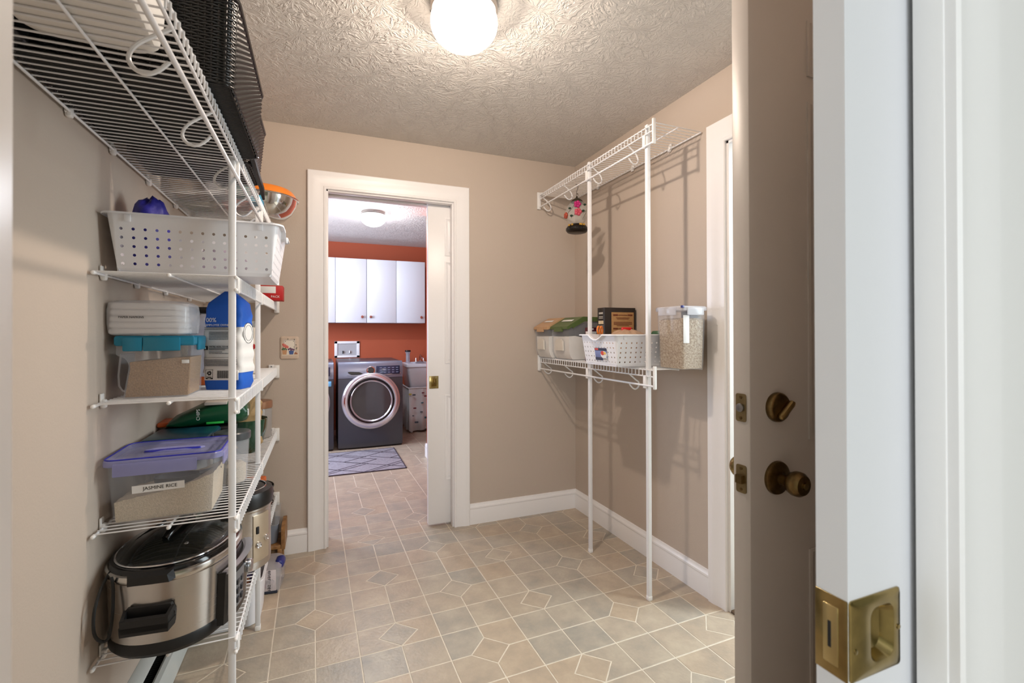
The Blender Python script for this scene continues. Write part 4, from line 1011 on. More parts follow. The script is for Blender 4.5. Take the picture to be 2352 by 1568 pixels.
# ------------------------------------------------------------------ top shelf, left
z1 = LV[1]+.0005
BLK = mat('black_woven_resin', (8, 8, 8), .3)
DKB = mat('dark_brown_weave', (46, 38, 36), .38)
def woven(label, loc, L, Wd, H, m, step, amp, rr_, grp, taper=.95, bot=True, stakes=1.0, handle=False):
    """woven basket: L along x, Wd along y; horizontal strands running in and out of upright stakes"""
    t = thing('woven_basket', label, 'basket', loc, 0, grp)
    per = []
    rc = .03
    base = rrect(0, 0, L, Wd, rc, 0, 3)
    P = [Vector((x, y)) for x, y, z in base]
    # resample
    seg = [(P[i], P[(i+1) % len(P)]) for i in range(len(P))]
    tot = sum((b-a).length for a, b in seg); n = int(tot/step); n += n % 2
    acc = 0; k = 0; S = []
    for a, b in seg:
        l = (b-a).length
        while k*tot/n < acc+l-1e-9:
            f = (k*tot/n-acc)/l; p = a+(b-a)*f; d = (b-a).normalized(); S.append((p, Vector((d.y, -d.x)))); k += 1
        acc += l
    n = len(S); rows = int(H/(rr_*1.75))
    wv = MB(); 
    for r in range(rows):
        z = rr_+r*(H-2*rr_)/(rows-1); kx = taper+(1-taper)*z/H
        ring = []
        for i, (p, nn) in enumerate(S):
            o = amp*(1 if (i+r) % 2 else -1); ring.append((p.x*kx+nn.x*o, p.y*kx+nn.y*o, z))
        wv.tube(ring, rr_, 5, closed=True)
    o = wv.build('weave', m, t, ang=80); 
    st = MB()
    for i, (p, nn) in enumerate(S):
        st.tube([(p.x*taper, p.y*taper, .002), (p.x, p.y, H)], rr_*.9*stakes, 5)
    st.build('stakes', m, t, ang=80)
    bt = MB()
    for k in range(int(Wd*taper/(rr_*2.4))):
        y = -Wd*taper/2+.012+k*rr_*2.4
        if y > Wd*taper/2-.008: break
        bt.tube([(-L*taper/2+.008, y, rr_), (L*taper/2-.008, y, rr_)], rr_, 5)
    bt.bbox(-L*taper/2+.006, L*taper/2-.006, -Wd*taper/2+.006, Wd*taper/2-.006, rr_*1.2, rr_*2.2, .001)
    bt.build('base', m, t, ang=80)
    MB().tube([(p.x*1.01, p.y*1.01, H) for p, nn in S], rr_*2.0, 8, closed=True).build('rim', m, t)
    return t
GW = 'dark woven baskets on the highest left shelf'
woven('large black woven basket on the highest left shelf, overhanging its front', (-.366, 1.384, z1), .385, .49, .195, BLK, .0125, .0022, .0034, GW, .96)
woven('smaller dark woven basket with a handle slot, farther along the highest shelf', (-.372, 1.785, z1), .355, .27, .190, DKB, .012, .0020, .0030, GW, .90)
tag(MB().tube([(-.200, 1.60, z1+.016), (-.201, 1.66, z1+.012), (-.203, 1.74, z1+.006), (-.206, 1.84, z1+.006), (-.206, 1.93, z1+.004), (-.208, 1.98, z1-.006), (-.207, 2.0, z1-.02)], [.006, .009, .010, .010, .009, .007, .005], 8).build('bag_strap', mat('black_webbing', (22, 20, 22), .6, bump=(200, .5))), 'black fabric strap hanging over the highest shelf edge', 'strap')
t = thing('storage_tub', 'white plastic tub seen from below at the near end of the highest shelf', 'tub', (-.382, .950, z1), math.radians(3))
q = lambda k, z: rrect(0, 0, .215*k, .30*k, .05*k, z, 6)
MB().loft([q(.80, 0), q(.90, .002), q(.96, .010), q(1.0, .04), q(1.1, .22), q(1.08, .22), q(.96, .03), q(.9, .012)]).build('tub_body', mat('milky_plastic', (226, 222, 216), .4), t)
t = thing('storage_box', 'black box against the wall beside the white tub on the highest shelf', 'box', (-.527, 1.0, z1))
MB().bbox(-.022, .022, -.16, .13, 0, .20, .006).build('carton', BLACKP, t)
t = thing('storage_box', 'black case at the nearest end of the highest left shelf', 'box', (-.40, .66, z1))
MB().bbox(-.13, .12, -.12, .12, 0, .16, .01).build('carton', BLACKP, t)
t = thing('spray_bottle', 'white bottle with a royal blue cap standing in the black woven basket', 'bottle', (-.222, 1.57, z1+.010))
MB().lathe([(.024, 0), (.028, .004), (.028, .22), (.024, .25), (.014, .268), (.013, .275)], 28).build('bottle', mat('glossy_white_plastic', (234, 232, 230), .25), t)
MB().lathe([(.0155, .27), (.0165, .273), (.0165, .30), (.014, .305), (.001, .306)], 24).build('cap', mat('royal_blue_plastic', (36, 50, 178), .35), t)
t = thing('bottle', 'pale bottle with a green cap standing nearer in the black woven basket', 'bottle', (-.230, 1.335, z1+.010))
MB().lathe([(.022, 0), (.025, .004), (.025, .20), (.016, .235), (.012, .24)], 24).build('bottle', mat('pale_blue_plastic', (176, 200, 206), .3), t)
MB().lathe([(.014, .235), (.015, .24), (.015, .265), (.013, .27), (.001, .27)], 20).build('cap', mat('leaf_green_plastic', (70, 120, 40), .4), t)
# clear food boxes seen through the wires at the far end
cols = [('clear box with amber contents on the highest shelf, nearest the wall', (150, 110, 52), -.485, 2.155, .12, .14, .10), ('clear box with white contents in the middle of the highest shelf', (214, 206, 204), -.382, 2.12, .07, .13, .09),
        ('clear box with teal contents on the highest shelf by the post', (40, 104, 100), -.300, 2.085, .08, .10, .08), ('clear box with olive contents on the highest shelf, far wall side', (122, 118, 70), -.49, 2.34, .12, .17, .10),
        ('clear box with grey contents by the wall at the far end of the highest shelf', (140, 128, 122), -.487, 2.60, .13, .18, .09), ('clear box with orange-red contents beside the cyan packet on the highest shelf', (206, 74, 24), -.335, 2.275, .12, .12, .08)]
for lb, c, x, y, w_, d_, h_ in cols:
    t = thing('food_box', lb, 'container', (x, y, z1), 0, 'clear food boxes on the highest left shelf')
    tub(MB(), w_, d_, h_, .018, .94).build('container_body', CLEAR, t)
    MB().bbox(-w_*.44, w_*.44, -d_*.44, d_*.44, .003, h_*.75, .01).build('contents', mat('contents_%d' % c[0], c, .6, noise=(38, .4)), t)
    MB().bbox(-w_*.52, w_*.52, -d_*.52, d_*.52, h_, h_+.014, .004).build('lid', mat('frosted_lid', (206, 206, 210), .3, alpha=.7), t)
t = thing('card_box', 'flat cyan packet lying at the front of the highest shelf', 'packet', (-.252, 2.180, z1))
MB().bbox(-.022, .022, -.05, .06, 0, .03, .003).build('carton', mat('cyan_card', (20, 140, 176), .5), t)
t = thing('mixing_bowl', 'polished steel mixing bowl at the far end of the highest left shelf', 'bowl', (-.262, 2.52, z1))
R_ = [(.045, 0), (.06, .002), (.095, .018), (.125, .048), (.144, .085), (.150, .112), (.158, .1145), (.159, .117), (.150, .1175), (.142, .086), (.12, .047), (.09, .02), (.05, .006), (.002, .005)]
MB().lathe(R_, 64).build('bowl', mat('mirror_steel', (206, 202, 198), .09, 1), t, ang=60)
t2 = thing('mixing_bowl', 'orange plastic bowl nested upside down in the steel mixing bowl', 'bowl', (-.262, 2.52, z1+.118))
MB().lathe([(.146, 0), (.149, .004), (.143, .020), (.132, .034), (.124, .040), (.10, .046), (.002, .048)], 48).build('bowl', mat('orange_plastic', (232, 130, 40), .35), t2)
# ------------------------------------------------------------------ right lower shelf
zr = RZ2+.0008
def scoop_bin(label, loc, Wd, col, lidname, seed):
    """flip-lid flour bin; long axis along x, mouth facing the room (-x)"""
    t = thing('flour_bin', label, 'flour bin', loc, 0, 'flip-lid flour bins on the right shelf')
    L = .285; h = Wd/2
    side = [(-.115, 0), (.14, 0), (.1425, .01), (.1425, .245), (-.04, .245), (-.1425, .190), (-.138, .045), (-.128, .018)]
    MB().prism(side, -h, h, 'Y').build('bin_body', CLEARB, t, ang=30)
    fl = [(-.110, .004), (.136, .004), (.138, .11), (.06, .115), (-.02, .128), (-.09, .142), (-.134, .138), (-.132, .05), (-.122, .02)]
    MB().prism(fl, -h+.005, h-.005, 'Y').build('flour', mat('white_flour', (248, 244, 238), .95, noise=(24, .06)), t, ang=25)
    lm = mat(lidname, col, .4)
    th = .012
    lid = MB().prism([(-.152, .184), (-.146, .180), (-.040, .238), (.146, .238), (.146, .252), (-.044, .256), (-.15, .198)], -h-.006, h+.006, 'Y').build('lid', lm, t, ang=25)
    MB().prism([(-.158, .168), (-.146, .166), (-.143, .192), (-.155, .194)], -h*.45, h*.45, 'Y').build('latch', lm, lid)
    sl = MB().bbox(-.010, .010, -h*.62, h*.62, -.0005, .0008, .0004); sl.xf(Matrix.Translation((-.088, 0, .2345)) @ Matrix.Rotation(math.radians(-28.5), 4, 'Y')); sl.build('name_strip', PAPERW, lid)
    for y0, y1 in ((-h-.007, -h-.0055),): MB().prism([(-.12, .196), (-.04, .238), (.10, .238), (.10, .228), (-.035, .228), (-.115, .186)], y0, y1+.002, 'Y').build('lid_rim', lm, lid)
    # finger grip in the front wall
    MB().prism([(-h*.5, .055), (h*.5, .055), (h*.45, .110), (h*.2, .125), (-h*.2, .125), (-h*.45, .110)], -.1495, -.141, 'X').build('grip', mat('milky_grip', (222, 216, 206), .4), t)
    return t
scoop_bin('clear flour bin with a moss green lid on the right shelf', (1.478, 2.477, zr), .205, (86, 104, 58), 'moss_green_plastic', 1)
scoop_bin('clear flour bin with a tan lid in the right shelf corner', (1.458, 2.685, zr), .182, (196, 156, 118), 'tan_plastic', 2)
# sticker on the basket's short end (faces the room)
st = thing('sticker_card', 'blue food picture label on the short end of the right basket', 'label', (1.2325, 1.876, RZ2+.060))
MB().bbox(-.0010, .0006, -.036, .036, -.032, .032, .0004).build('card', mat('periwinkle_print', (118, 128, 178), .5), st)
MB().box(-.0014, .0004, -.036, .036, .018, .032).build('dark_band', mat('navy_band', (34, 36, 66), .5), st)
MB().box(-.0018, .0004, .012, .034, .021, .030).build('red_tab', mat('red_tab_print', (208, 70, 60), .5), st)
MB().box(-.0014, .0004, -.010, .036, -.032, -.017).build('dark_band', mat('navy_band', (34, 36, 66), .5), st)
MB().box(-.0014, .0004, -.036, -.012, -.032, -.017).build('white_band', PAPERW, st)
bc = MB()
for k in range(7): bc.box(-.0018, .0004, -.033+.003*k, -.0318+.003*k, -.029, -.019)
bc.build('barcode', INK, st, smooth=False)
MB().lathe([(.019, 0), (.019, -.0016)], 24, (0, -.018, -.002), 'X').build('white_bowl_print', PAPERW, st)
MB().lathe([(.011, 0), (.011, -.0022)], 16, (0, -.012, .006), 'X').build('red_fruit_print', mat('red_fruit', (214, 66, 44), .5), st)
MB().lathe([(.007, 0), (.007, -.0026)], 16, (0, -.026, .006), 'X').build('yellow_fruit_print', mat('yellow_fruit', (236, 190, 90), .5), st)
st.rotation_euler = (0, math.radians(-8), 0); st.scale = (1, 1.35, .92)
# things in that basket
zb = RZ2+.012
t = thing('scissors', 'scissors with orange handles standing in the right basket', 'scissors', (1.305, 1.995, zb), math.radians(30))
ORG = mat('orange_handle', (238, 134, 52), .4)
for s_ in (-1, 1):
    MB().tube([(s_*.016+.013*math.cos(2*PI*k/20), 0, .163+.018*math.sin(2*PI*k/20)) for k in range(20)], .0042, 8, closed=True).build('handle', ORG, t)
    MB().loft([[(s_*.008-.004, -.001+s_*.0012, .142), (s_*.008+.004, -.001+s_*.0012, .142), (s_*.008+.004, .001+s_*.0012, .142), (s_*.008-.004, .001+s_*.0012, .142)], [(-s_*.002-.004, -.001+s_*.0012, .01), (-s_*.002+.002, -.001+s_*.0012, .01), (-s_*.002+.002, .001+s_*.0012, .01), (-s_*.002-.004, .001+s_*.0012, .01)]]).build('blade', CHROME, t)
t = thing('snack_bag', 'clear bag of tan snacks with a red clip in the right basket', 'bag', (1.40, 1.90, zb))
blob(MB(), (0, 0, .082), .115, .085, .082, .04, 12, 36, 16, 4).build('bag', mat('tan_film', (206, 170, 140), .25, alpha=.85, noise=(30, .2)), t, ang=80)
MB().bbox(-.03, .022, -.008, .008, .160, .176, .003).build('red_clip', mat('red_clip_plastic', (214, 32, 30), .35), t)
t = thing('canister', 'white canister with a dark green lid at the wall end of the right basket', 'canister', (1.556, 1.84, zb))
MB().lathe([(.042, 0), (.045, .004), (.045, .135)], 32).build('body', PLASW, t)
MB().lathe([(.047, .132), (.047, .146), (.040, .157), (.002, .158)], 32).build('lid', mat('dark_green_lid', (40, 84, 50), .4), t)
t = thing('card_box', 'small maroon box between the green-lidded bin and the black box', 'box', (1.412, 2.245, zr))
MB().bbox(-.026, .026, -.026, .026, 0, .19, .002).build('carton', mat('maroon_card', (86, 18, 34), .5), t)
MB().bbox(-.0275, -.0255, -.016, .016, .145, .168, .0003).bbox(-.016, .016, -.0275, -.0255, .145, .168, .0003).build('white_patch', PAPERW, t)
MB().bbox(-.022, -.002, -.0275, -.0255, .176, .186, .0003).build('white_patch', PAPERW, t)
KRAFT = mat('kraft_print', (176, 134, 84), .6, noise=(90, .12))
DKC = mat('dark_brown_card', (34, 24, 18), .5)
t = thing('cereal_box', 'dark brown box with a kraft panel standing behind the right basket', 'box', (1.519, 2.157, zr))
MB().bbox(-.100, .100, -.036, .036, 0, .297, .002).build('carton', DKC, t)
MB().bbox(-.058, .088, -.0372, -.0355, .02, .272, .0004).build('kraft_panel', KRAFT, t)
RUST = mat('rust_print', (112, 54, 28), .6)
rb = MB()
for z in (.252, .178, .130): rb.box(-.048, -.018, -.0378, -.036, z, z+.009); rb.box(.048, .078, -.0378, -.036, z, z+.009); rb.box(-.016, .046, -.0378, -.036, z+.0025, z+.0065)
for k, z in enumerate((.240, .234, .216, .210, .204, .198)):
    w_ = (.09, .074, .12, .12, .12, .08)[k]; rb.box(.015-w_/2, .015+w_/2, -.0378, -.036, z, z+.0032)
rb.build('print_line', RUST, t, smooth=False)
ic = MB()
for x in (-.022, .016, .052): ic.sphere((x, -.0365, .158), .006, 10, 6, (1, .2, 1))
ic.build('icon', mat('pale_icon', (226, 196, 150), .6), t)
sp = MB()
for z, hh in ((.262, .010), (.246, .004), (.238, .004)): sp.box(-.1012, -.099, -.018, .020, z, z+hh)
sp.build('spine_print', mat('grey_white_print', (196, 190, 182), .6), t, smooth=False)
MB().box(-.1012, -.099, -.022, .024, .208, .226).build('cream_band', mat('cream_print', (226, 206, 170), .6), t, smooth=False)
MB().box(-.1012, -.099, -.022, .024, .186, .202).build('grey_band', mat('grey_print', (110, 104, 98), .6), t, smooth=False)
MB().box(-.1012, -.099, -.022, .024, .06, .182).build('kraft_band', KRAFT, t, smooth=False)
t = thing('card_box', 'black box edge showing behind the dark brown cereal box', 'box', (1.545, 2.217, zr))
MB().bbox(-.075, .078, -.018, .018, 0, .275, .002).build('carton', mat('charcoal_card', (32, 30, 32), .5), t)
# oats
t = thing('storage_container', 'tall clear container of rolled oats at the near end of the right shelf', 'container', (1.497, 1.640, zr))
OAT = mat('rolled_oats', (206, 186, 158), .9, noise=(150, .35, (150, 122, 90)), bump=(190, 1.0))
tub(MB(), .140, .168, .262, .018, .92).build('container_body', CLEAR, t)
MB().loft([rrect(0, 0, .118, .145, .014, .004, 3), rrect(0, 0, .124, .150, .014, .12, 3), rrect(0, 0, .126, .153, .014, .215, 3), rrect(0, 0, .10, .12, .014, .224, 3)]).build('oats', OAT, t)
lid = MB().loft([rrect(0, 0, .146, .174, .020, .255, 4), rrect(0, 0, .150, .178, .02, .258, 4), rrect(0, 0, .150, .178, .02, .270, 4), rrect(0, 0, .142, .170, .018, .275, 4)]).build('lid', mat('frosted_clear_lid', (222, 222, 230), .2, alpha=.55), t)
MB().bbox(-.079, -.073, -.055, .055, .236, .268, .003).build('snap_tab', MATS['frosted_clear_lid'], lid); MB().bbox(-.045, .045, -.093, -.087, .236, .268, .003).build('snap_tab', MATS['frosted_clear_lid'], lid)
MB().bbox(-.074, -.060, -.089, -.080, .266, .2765, .002).build('corner_print', mat('navy_plastic', (32, 42, 118), .4), lid)
sl = MB().bbox(-.058, -.026, -.0005, .0005, .115, .235, .0003); sl.build('white_slip', PAPERW, t, loc=(0, -.0795, 0))
t = thing('card_box', 'narrow black box with yellow base behind the oats by the door casing', 'box', (1.590, 1.690, zr))
MB().bbox(-.018, .024, -.03, .03, .02, .262, .002).build('carton', mat('charcoal_card', (32, 30, 32), .5), t)
MB().bbox(-.0185, .0245, -.0305, .0305, 0, .022, .002).build('yellow_base', mat('yellow_card', (206, 172, 40), .5), t)
# ------------------------------------------------------------------ hanging glass feeder
fx, fy = RF+.004, 2.305
zt = RZ1-.086
t = thing('glass_feeder', 'glass bird feeder with pink flowers hanging from the upper right shelf', 'feeder', (fx, fy, zt-.27))
G = lambda z: z
hk = [(0, 0, .268), (-.006, 0, .276), (0, 0, .2805), (.0075, 0, .274), (.008, 0, .26), (.004, 0, .248), (-.001, 0, .238), (-.002, 0, .228), (.003, 0, .222), (.008, 0, .226)]
MB().tube(hk, .0013, 6).build('hook', mat('dark_wire', (52, 40, 34), .4, .7), t)
MB().tube([(.003+.006*math.cos(2*PI*k/14), 0, .219+.008*math.sin(2*PI*k/14)) for k in range(14)], .001, 6, closed=True).build('hanger_ring', mat('dark_wire', (52, 40, 34), .4, .7), t)
MB().lathe([(.003, .212), (.005, .205), (.012, .198), (.024, .192), (.033, .182), (.035, .176), (.033, .176), (.02, .186), (.002, .195)], 32).build('cap', mat('dark_bronze', (78, 66, 52), .4, .8), t)
MB().lathe([(.030, .180), (.040, .172), (.056, .152), (.065, .126), (.064, .100), (.054, .072), (.042, .056), (.036, .048)], 40, cap=False).build('glass_bulb', GLASS, t)
MB().lathe([(.038, .050), (.046, .046), (.056, .036), (.0625, .022), (.062, .014), (.054, .004), (.04, 0), (.002, 0)], 40).build('base', mat('black_bronze', (40, 32, 26), .3, .6), t)
MB().lathe([(.0632, .026), (.0632, .016)], 40, cap=False).build('base_band', BLACKG, t)
def onbulb(a, z, off=.002):
    r = .066*math.sqrt(max(.05, 1-((z-.118)/.075)**2)); return Vector((r*math.cos(a)*1.0, r*math.sin(a), z)), Vector((math.cos(a), math.sin(a), 0))
vw = math.atan2(-fy, -fx)                         # side that looks to the door we stand in
def flower(a, z, s, m, nm):
    c, n = onbulb(a, z); tx_ = Vector((-n.y, n.x, 0)); b = MB()
    for k in range(5):
        an = 2*PI*k/5; p = c+n*.004+(tx_*math.cos(an)+Vector((0, 0, 1))*math.sin(an))*s*.55
        b.sphere(p, s*.5, 10, 6, (1, 1, 1))
    b.sphere(c+n*.010, s*.28, 8, 6)
    b.build(nm, m, t)
flower(vw+.05, .148, .021, mat('magenta_enamel', (178, 30, 104), .2, alpha=.9), 'flower')
flower(vw+.10, .104, .022, mat('rose_enamel', (196, 74, 92), .3, alpha=.85), 'flower')
flower(vw-1.15, .096, .018, mat('rust_enamel', (158, 60, 34), .3), 'flower')
GRN = mat('dark_green_enamel', (34, 58, 40), .4)
vb = MB()
for (a0, z0, a1, z1_) in ((-.9, .10, -.2, .145), (.25, .145, .9, .165), (.7, .075, .95, .12), (-.6, .075, -.1, .10), (.2, .10, .9, .112)):
    vb.tube([onbulb(vw+a0+(a1-a0)*k/8, z0+(z1_-z0)*k/8+.004*math.sin(k))[0]*1.0 for k in range(9)], .0011, 5)
vb.build('vine', mat('vine_wire', (72, 70, 52), .5), t)
lb = MB()
for a, z in ((.55, .112), (-.62, .130), (-.5, .088), (.8, .150)):
    c, n = onbulb(vw+a, z); lb.sphere(c+n*.002, .009, 8, 6, (1, 1, .7))
lb.build('leaf', GRN, t)
gb = MB()
for k in range(5):
    a = vw+(-.9, -.5, .35, .5, .8)[k]; gb.sphere((.054*math.cos(a), .054*math.sin(a), .040), .007, 8, 6)
gb.build('gold_bee_guard', mat('gold_enamel', (206, 160, 70), .3, .6), t)
# ------------------------------------------------------------------ switch plate with painted flowers
t = thing('switch_plate', 'painted floral wall plate between the left shelves and the laundry door', 'wall plate', (-.1625, YB, 1.125))
pm = mat('blush_ceramic', (214, 192, 172), .35, noise=(40, .12))
MB().loft([[(x, y, z) for x, z, _ in rrect(0, 0, .092-2*g, .124-2*g, .010, 0, 4)] for y, g in ((0, 0), (-.004, 0), (-.007, .003), (-.0075, .010))]).build('plate', pm, t)
def flat(n, x0, x1, z0, z1, m, y=-.0082): MB().box(x0, x1, y, -.006, z0, z1).build(n, m, t, smooth=False)
flat('pale_field', -.030, .030, -.036, .044, mat('cream_field', (232, 222, 208), .4))
lm = mat('plum_line', (110, 84, 92), .5); fb = MB()
for q in ((-.028, .028, .0415, .043), (-.028, -.0265, .012, .043), (.0265, .028, -.02, .043)): fb.box(q[0], q[1], -.0088, -.006, q[2], q[3])
fb.build('frame_line', lm, t, smooth=False)
flat('sill', -.038, .038, -.042, -.036, mat('sill_print', (224, 208, 188), .4), -.0086)
def dots(nm, pts, r, m):
    b = MB()
    for x, z in pts: b.sphere((x, -.0078, z), r, 8, 6, (1, .25, 1))
    b.build(nm, m, t)['kind'] = 'stuff'
MB().prism([(-.036, -.012), (-.012, -.012), (-.015, -.036), (-.033, -.036)], -.0092, -.006, 'Y').build('terracotta_pot', mat('pot_print', (200, 150, 110), .5), t)
MB().prism([(-.004, -.016), (.022, -.016), (.018, -.036), (0, -.036)], -.0096, -.006, 'Y').build('blue_pot', mat('blue_pot_print', (70, 92, 150), .5), t)
MB().prism([(.028, -.022), (.040, -.030), (.040, -.036), (.022, -.036)], -.0096, -.006, 'Y').build('small_pot', mat('clay_print', (168, 110, 76), .5), t)
dots('coral_bloom', [(-.030, .018), (-.022, .014), (-.014, .008), (-.026, .010), (-.018, .004), (-.010, .004)], .007, mat('coral_print', (214, 116, 104), .5))
dots('green_leaf', [(-.034, -.008), (-.026, -.010), (-.016, -.008), (-.022, -.004), (-.030, -.002)], .005, mat('leaf_print', (84, 110, 78), .5))
dots('purple_bloom', [(-.004, -.008), (.004, -.004), (.012, -.008), (.020, -.010), (.008, -.012)], .006, mat('purple_print', (110, 78, 104), .5))
dots('vine_leaf_print', [(.024, .046), (-.008, .048), (.020, .036), (-.020, .036), (.032, .016), (.022, .004), (.034, -.006), (.036, .0)], .003, mat('vine_print', (96, 96, 76), .5))
text('welcome', .009, lm, t, (0, -.0084, .033), FACE_NEAR, 'lettering') if False else None
# ------------------------------------------------------------------ laundry room
GUN = mat('gunmetal_enamel', (78, 79, 86), .34, .4)
GUND = mat('dark_gunmetal', (52, 52, 58), .4, .4)
def front_loader(name, label, x0, x1, yf, yb, h, ring):
    t = thing(name, label, name.split('_')[0] if name != 'washing_machine' else 'washer', ((x0+x1)/2, yf, 0))
    hw = (x1-x0)/2; D = yb-yf
    MB().bbox(-hw, hw, .03, D, .012, h, .012).build('cabinet', GUN, t)
    # bowed front face
    rings = []
    for z, o in ((.018, .008), (.06, 0), (.70, -.012), (.735, -.012)):
        rings.append([(-hw+.004+(2*hw-.008)*k/12, o-.012*(1-((k-6)/6)**2), z) for k in range(13)]+[(hw-.004, .035, z), (-hw+.004, .035, z)])
    MB().loft(rings).build('front_panel', GUN, t, ang=30)
    rings = []
    for z, o in ((.738, -.014), (.76, -.016), (h-.03, .004), (h-.004, .022), (h+.002, .05)):
        rings.append([(-hw+.004+(2*hw-.008)*k/12, o-.012*(1-((k-6)/6)**2), z) for k in range(13)]+[(hw-.004, .09, z), (-hw+.004, .09, z)])
    MB().loft(rings).build('console', mat('steel_blue_enamel', (126, 131, 148), .3, .45), t, ang=30)
    MB().bbox(-hw+.01, hw-.01, .02, .05, 0, .02, .004).build('toe_kick', BLACKP, t)
    cz = .50; kq = 1.10
    MB().lathe([(r_*kq, h_) for r_, h_ in [(.235, 0), (.262, -.004), (.268, -.018), (.258, -.034), (.238, -.044), (.222, -.042), (.214, -.030), (.205, -.020), (.200, -.004)]], 64, (0, -.018, cz), 'Y', cap=False).build('door_ring', mat('door_chrome', (216, 212, 218), .16, .7), t)
    dg = MB().lathe([(r_*kq, h_) for r_, h_ in [(.206, -.022), (.196, -.030), (.184, -.022), (.16, -.010), (.10, .004), (.001, .010)]], 48, (0, -.018, cz), 'Y')
    dg.build('door_glass', mat('smoky_door_glass', (66, 64, 66), .1, coat=.5), t)
    MB().lathe([(.212*kq, -.036), (.206*kq, -.040), (.199*kq, -.036)], 64, (0, -.018, cz), 'Y', cap=False).build('inner_ring', BLACKG, t)
    MB().lathe([(.196*kq, -.030), (.190*kq, -.0345), (.182*kq, -.026)], 64, (0, -.018, cz), 'Y', cap=False).build('glass_bezel', MATS['door_chrome'], t)
    hnd = MB().tube([(-.240*kq*math.cos(a), -.050, cz+.240*kq*math.sin(a)) for a in [(-.45+.9*k/10) for k in range(11)]], [.006+.006*math.sin(PI*k/10) for k in range(11)], 8)
    hnd.build('door_handle', CHROME, t)
    tilt = (math.radians(90-13), 0, 0)
    kz = h-.092
    kn = MB().lathe([(.046, 0), (.044, .008), (.040, .010)], 32).build('dial_ring', CHROME, t); kn.location = (-.005, -.012, kz); kn.rotation_euler = (math.radians(78), 0, 0)
    k2 = MB().lathe([(.034, .004), (.033, .024), (.029, .028), (.001, .028)], 28).build('dial', BLACKG, t); k2.location = (-.005, -.012, kz); k2.rotation_euler = (math.radians(78), 0, 0)
    dr = MB().prism([(-.235, .012), (-.21, .014), (-.12, .008), (-.075, -.014), (-.09, -.020), (-.20, -.018), (-.225, -.004)], -.004, .004, 'Y'); dr = dr.build('drawer_grip', BLACKP, t); dr.location = (0, -.0245, h-.112); dr.rotation_euler = (math.radians(-10), 0, 0)
    MB().tube([(-.24, -.027, h-.125), (-.18, -.029, h-.140), (-.06, -.031, h-.142), (.1, -.031, h-.140), (.30, -.022, h-.125)], .0028, 6).build('console_trim', CHROME, t)
    pn = MB().bbox(.05, .295, -.006, 0, -.045, .045, .002); pn = pn.build('touch_panel', mat('dark_touch_panel', (48, 54, 78), .2, .2), t); pn.location = (0, -.014, h-.090); pn.rotation_euler = (math.radians(-12), 0, 0)
    kb = MB()
    for i in range(5):
        for j in range(3): kb.box(.085+.042*i, .110+.042*i, -.0075, -.004, -.028+.024*j, -.022+.024*j)
    kb = kb.build('touch_key', mat('pale_key_print', (126, 134, 164), .5), t, smooth=False); kb.location = (0, -.014, h-.090); kb.rotation_euler = (math.radians(-12), 0, 0)
    return t
t = front_loader('washing_machine', 'gunmetal front-loading washer with a round chrome door, right of the pair', .155, .815, 5.055, 5.86, .905, True)
t2 = front_loader('dryer_machine', 'matching gunmetal dryer at the left edge of the laundry doorway', -.545, .118, 5.055, 5.86, .905, True)
t2['category'] = 'dryer'
MB().bbox(.270, .306, -.0272, -.0240, .665, .716, .0005).build('blue_sticker', mat('sky_blue_sticker', (110, 180, 226), .5), t2)
# wall cabinets
CABM = mat('white_laminate', (226, 230, 238), .4)
WOODK = mat('red_wood_knob', (150, 78, 62), .4)
def cabinet(label, x0, x1, xm, knobs):
    t = thing('wall_cabinet', label, 'cabinet', (x0, 5.87, 1.330), 0, 'white laundry wall cabinets')
    w_ = x1-x0
    MB().bbox(0, w_, .018, .2985, 0, .78, .002).build('carcass', mat('cabinet_carcass', (190, 190, 196), .5), t)
    for i, (a, b) in enumerate(((0, xm-x0), (xm-x0, w_))):
        d = MB().bbox(a+.0015, b-.0025, 0, .0175, .002, .778, .003).build('door', CABM, t)
        kx = (b-.052) if knobs[i] == 'r' else (a+.046)
        MB().lathe([(.006, 0), (.007, -.010), (.0155, -.016), (.0165, -.022), (.012, -.028), (.002, -.030)], 20, (kx, 0, .074), 'Y').build('knob', WOODK, d)
    return t
cabinet('left white laundry wall cabinet, its right door knob at bottom right', -.205, .512, .154, 'lr')
cabinet('right white laundry wall cabinet above the sink', .5135, 1.2295, .868, 'lr')
# washer outlet box on the far wall
t = thing('washer_outlet_box', 'white recessed plumbing box on the terracotta wall above the washer', 'outlet box', (.30, YE, 1.000))
w_ = MB()
fr = lambda x0, x1, z0, z1: w_.bbox(x0, x1, -.014, -.0005, z0, z1, .002)
fr(-.150, .150, .075, .105); fr(-.150, .150, -.10, -.075); fr(-.150, -.115, -.10, .105); fr(.115, .150, -.10, .105)
w_.build('frame', PLASW, t)
MB().box(-.116, .116, -.003, -.0005, -.08, .08).build('back_plate', mat('grey_recess', (176, 176, 180), .5), t)
for x, m_ in ((-.05, BLACKP), (.03, CHROME)):
    MB().tube([(x, -.004, -.045), (x, -.02, -.04), (x, -.02, -.015)], .008, 8).build('valve', m_, t)
# utility sink with a fabric skirt
t = thing('utility_sink', 'white plastic utility sink with a printed skirt right of the washer', 'sink', (1.235, 5.60, 0))
q = lambda hx, hy, z, r=.03: rrect(0, .275, hx*2, hy*2, r, z, 3)
MB().loft([q(.22, .20, .50), q(.225, .205, .51), q(.275, .255, .79), q(.285, .265, .795), q(.285, .265, .825), q(.255, .235, .828), q(.245, .225, .80), q(.20, .18, .56), q(.1, .1, .545)]).build('basin', mat('sink_plastic', (226, 228, 236), .35), t)
for x in (-.22, .22):
    for y in (.06, .48): MB().bbox(x-.014, x+.014, y-.014, y+.014, 0, .52, .003).build('leg', PLASW, t)
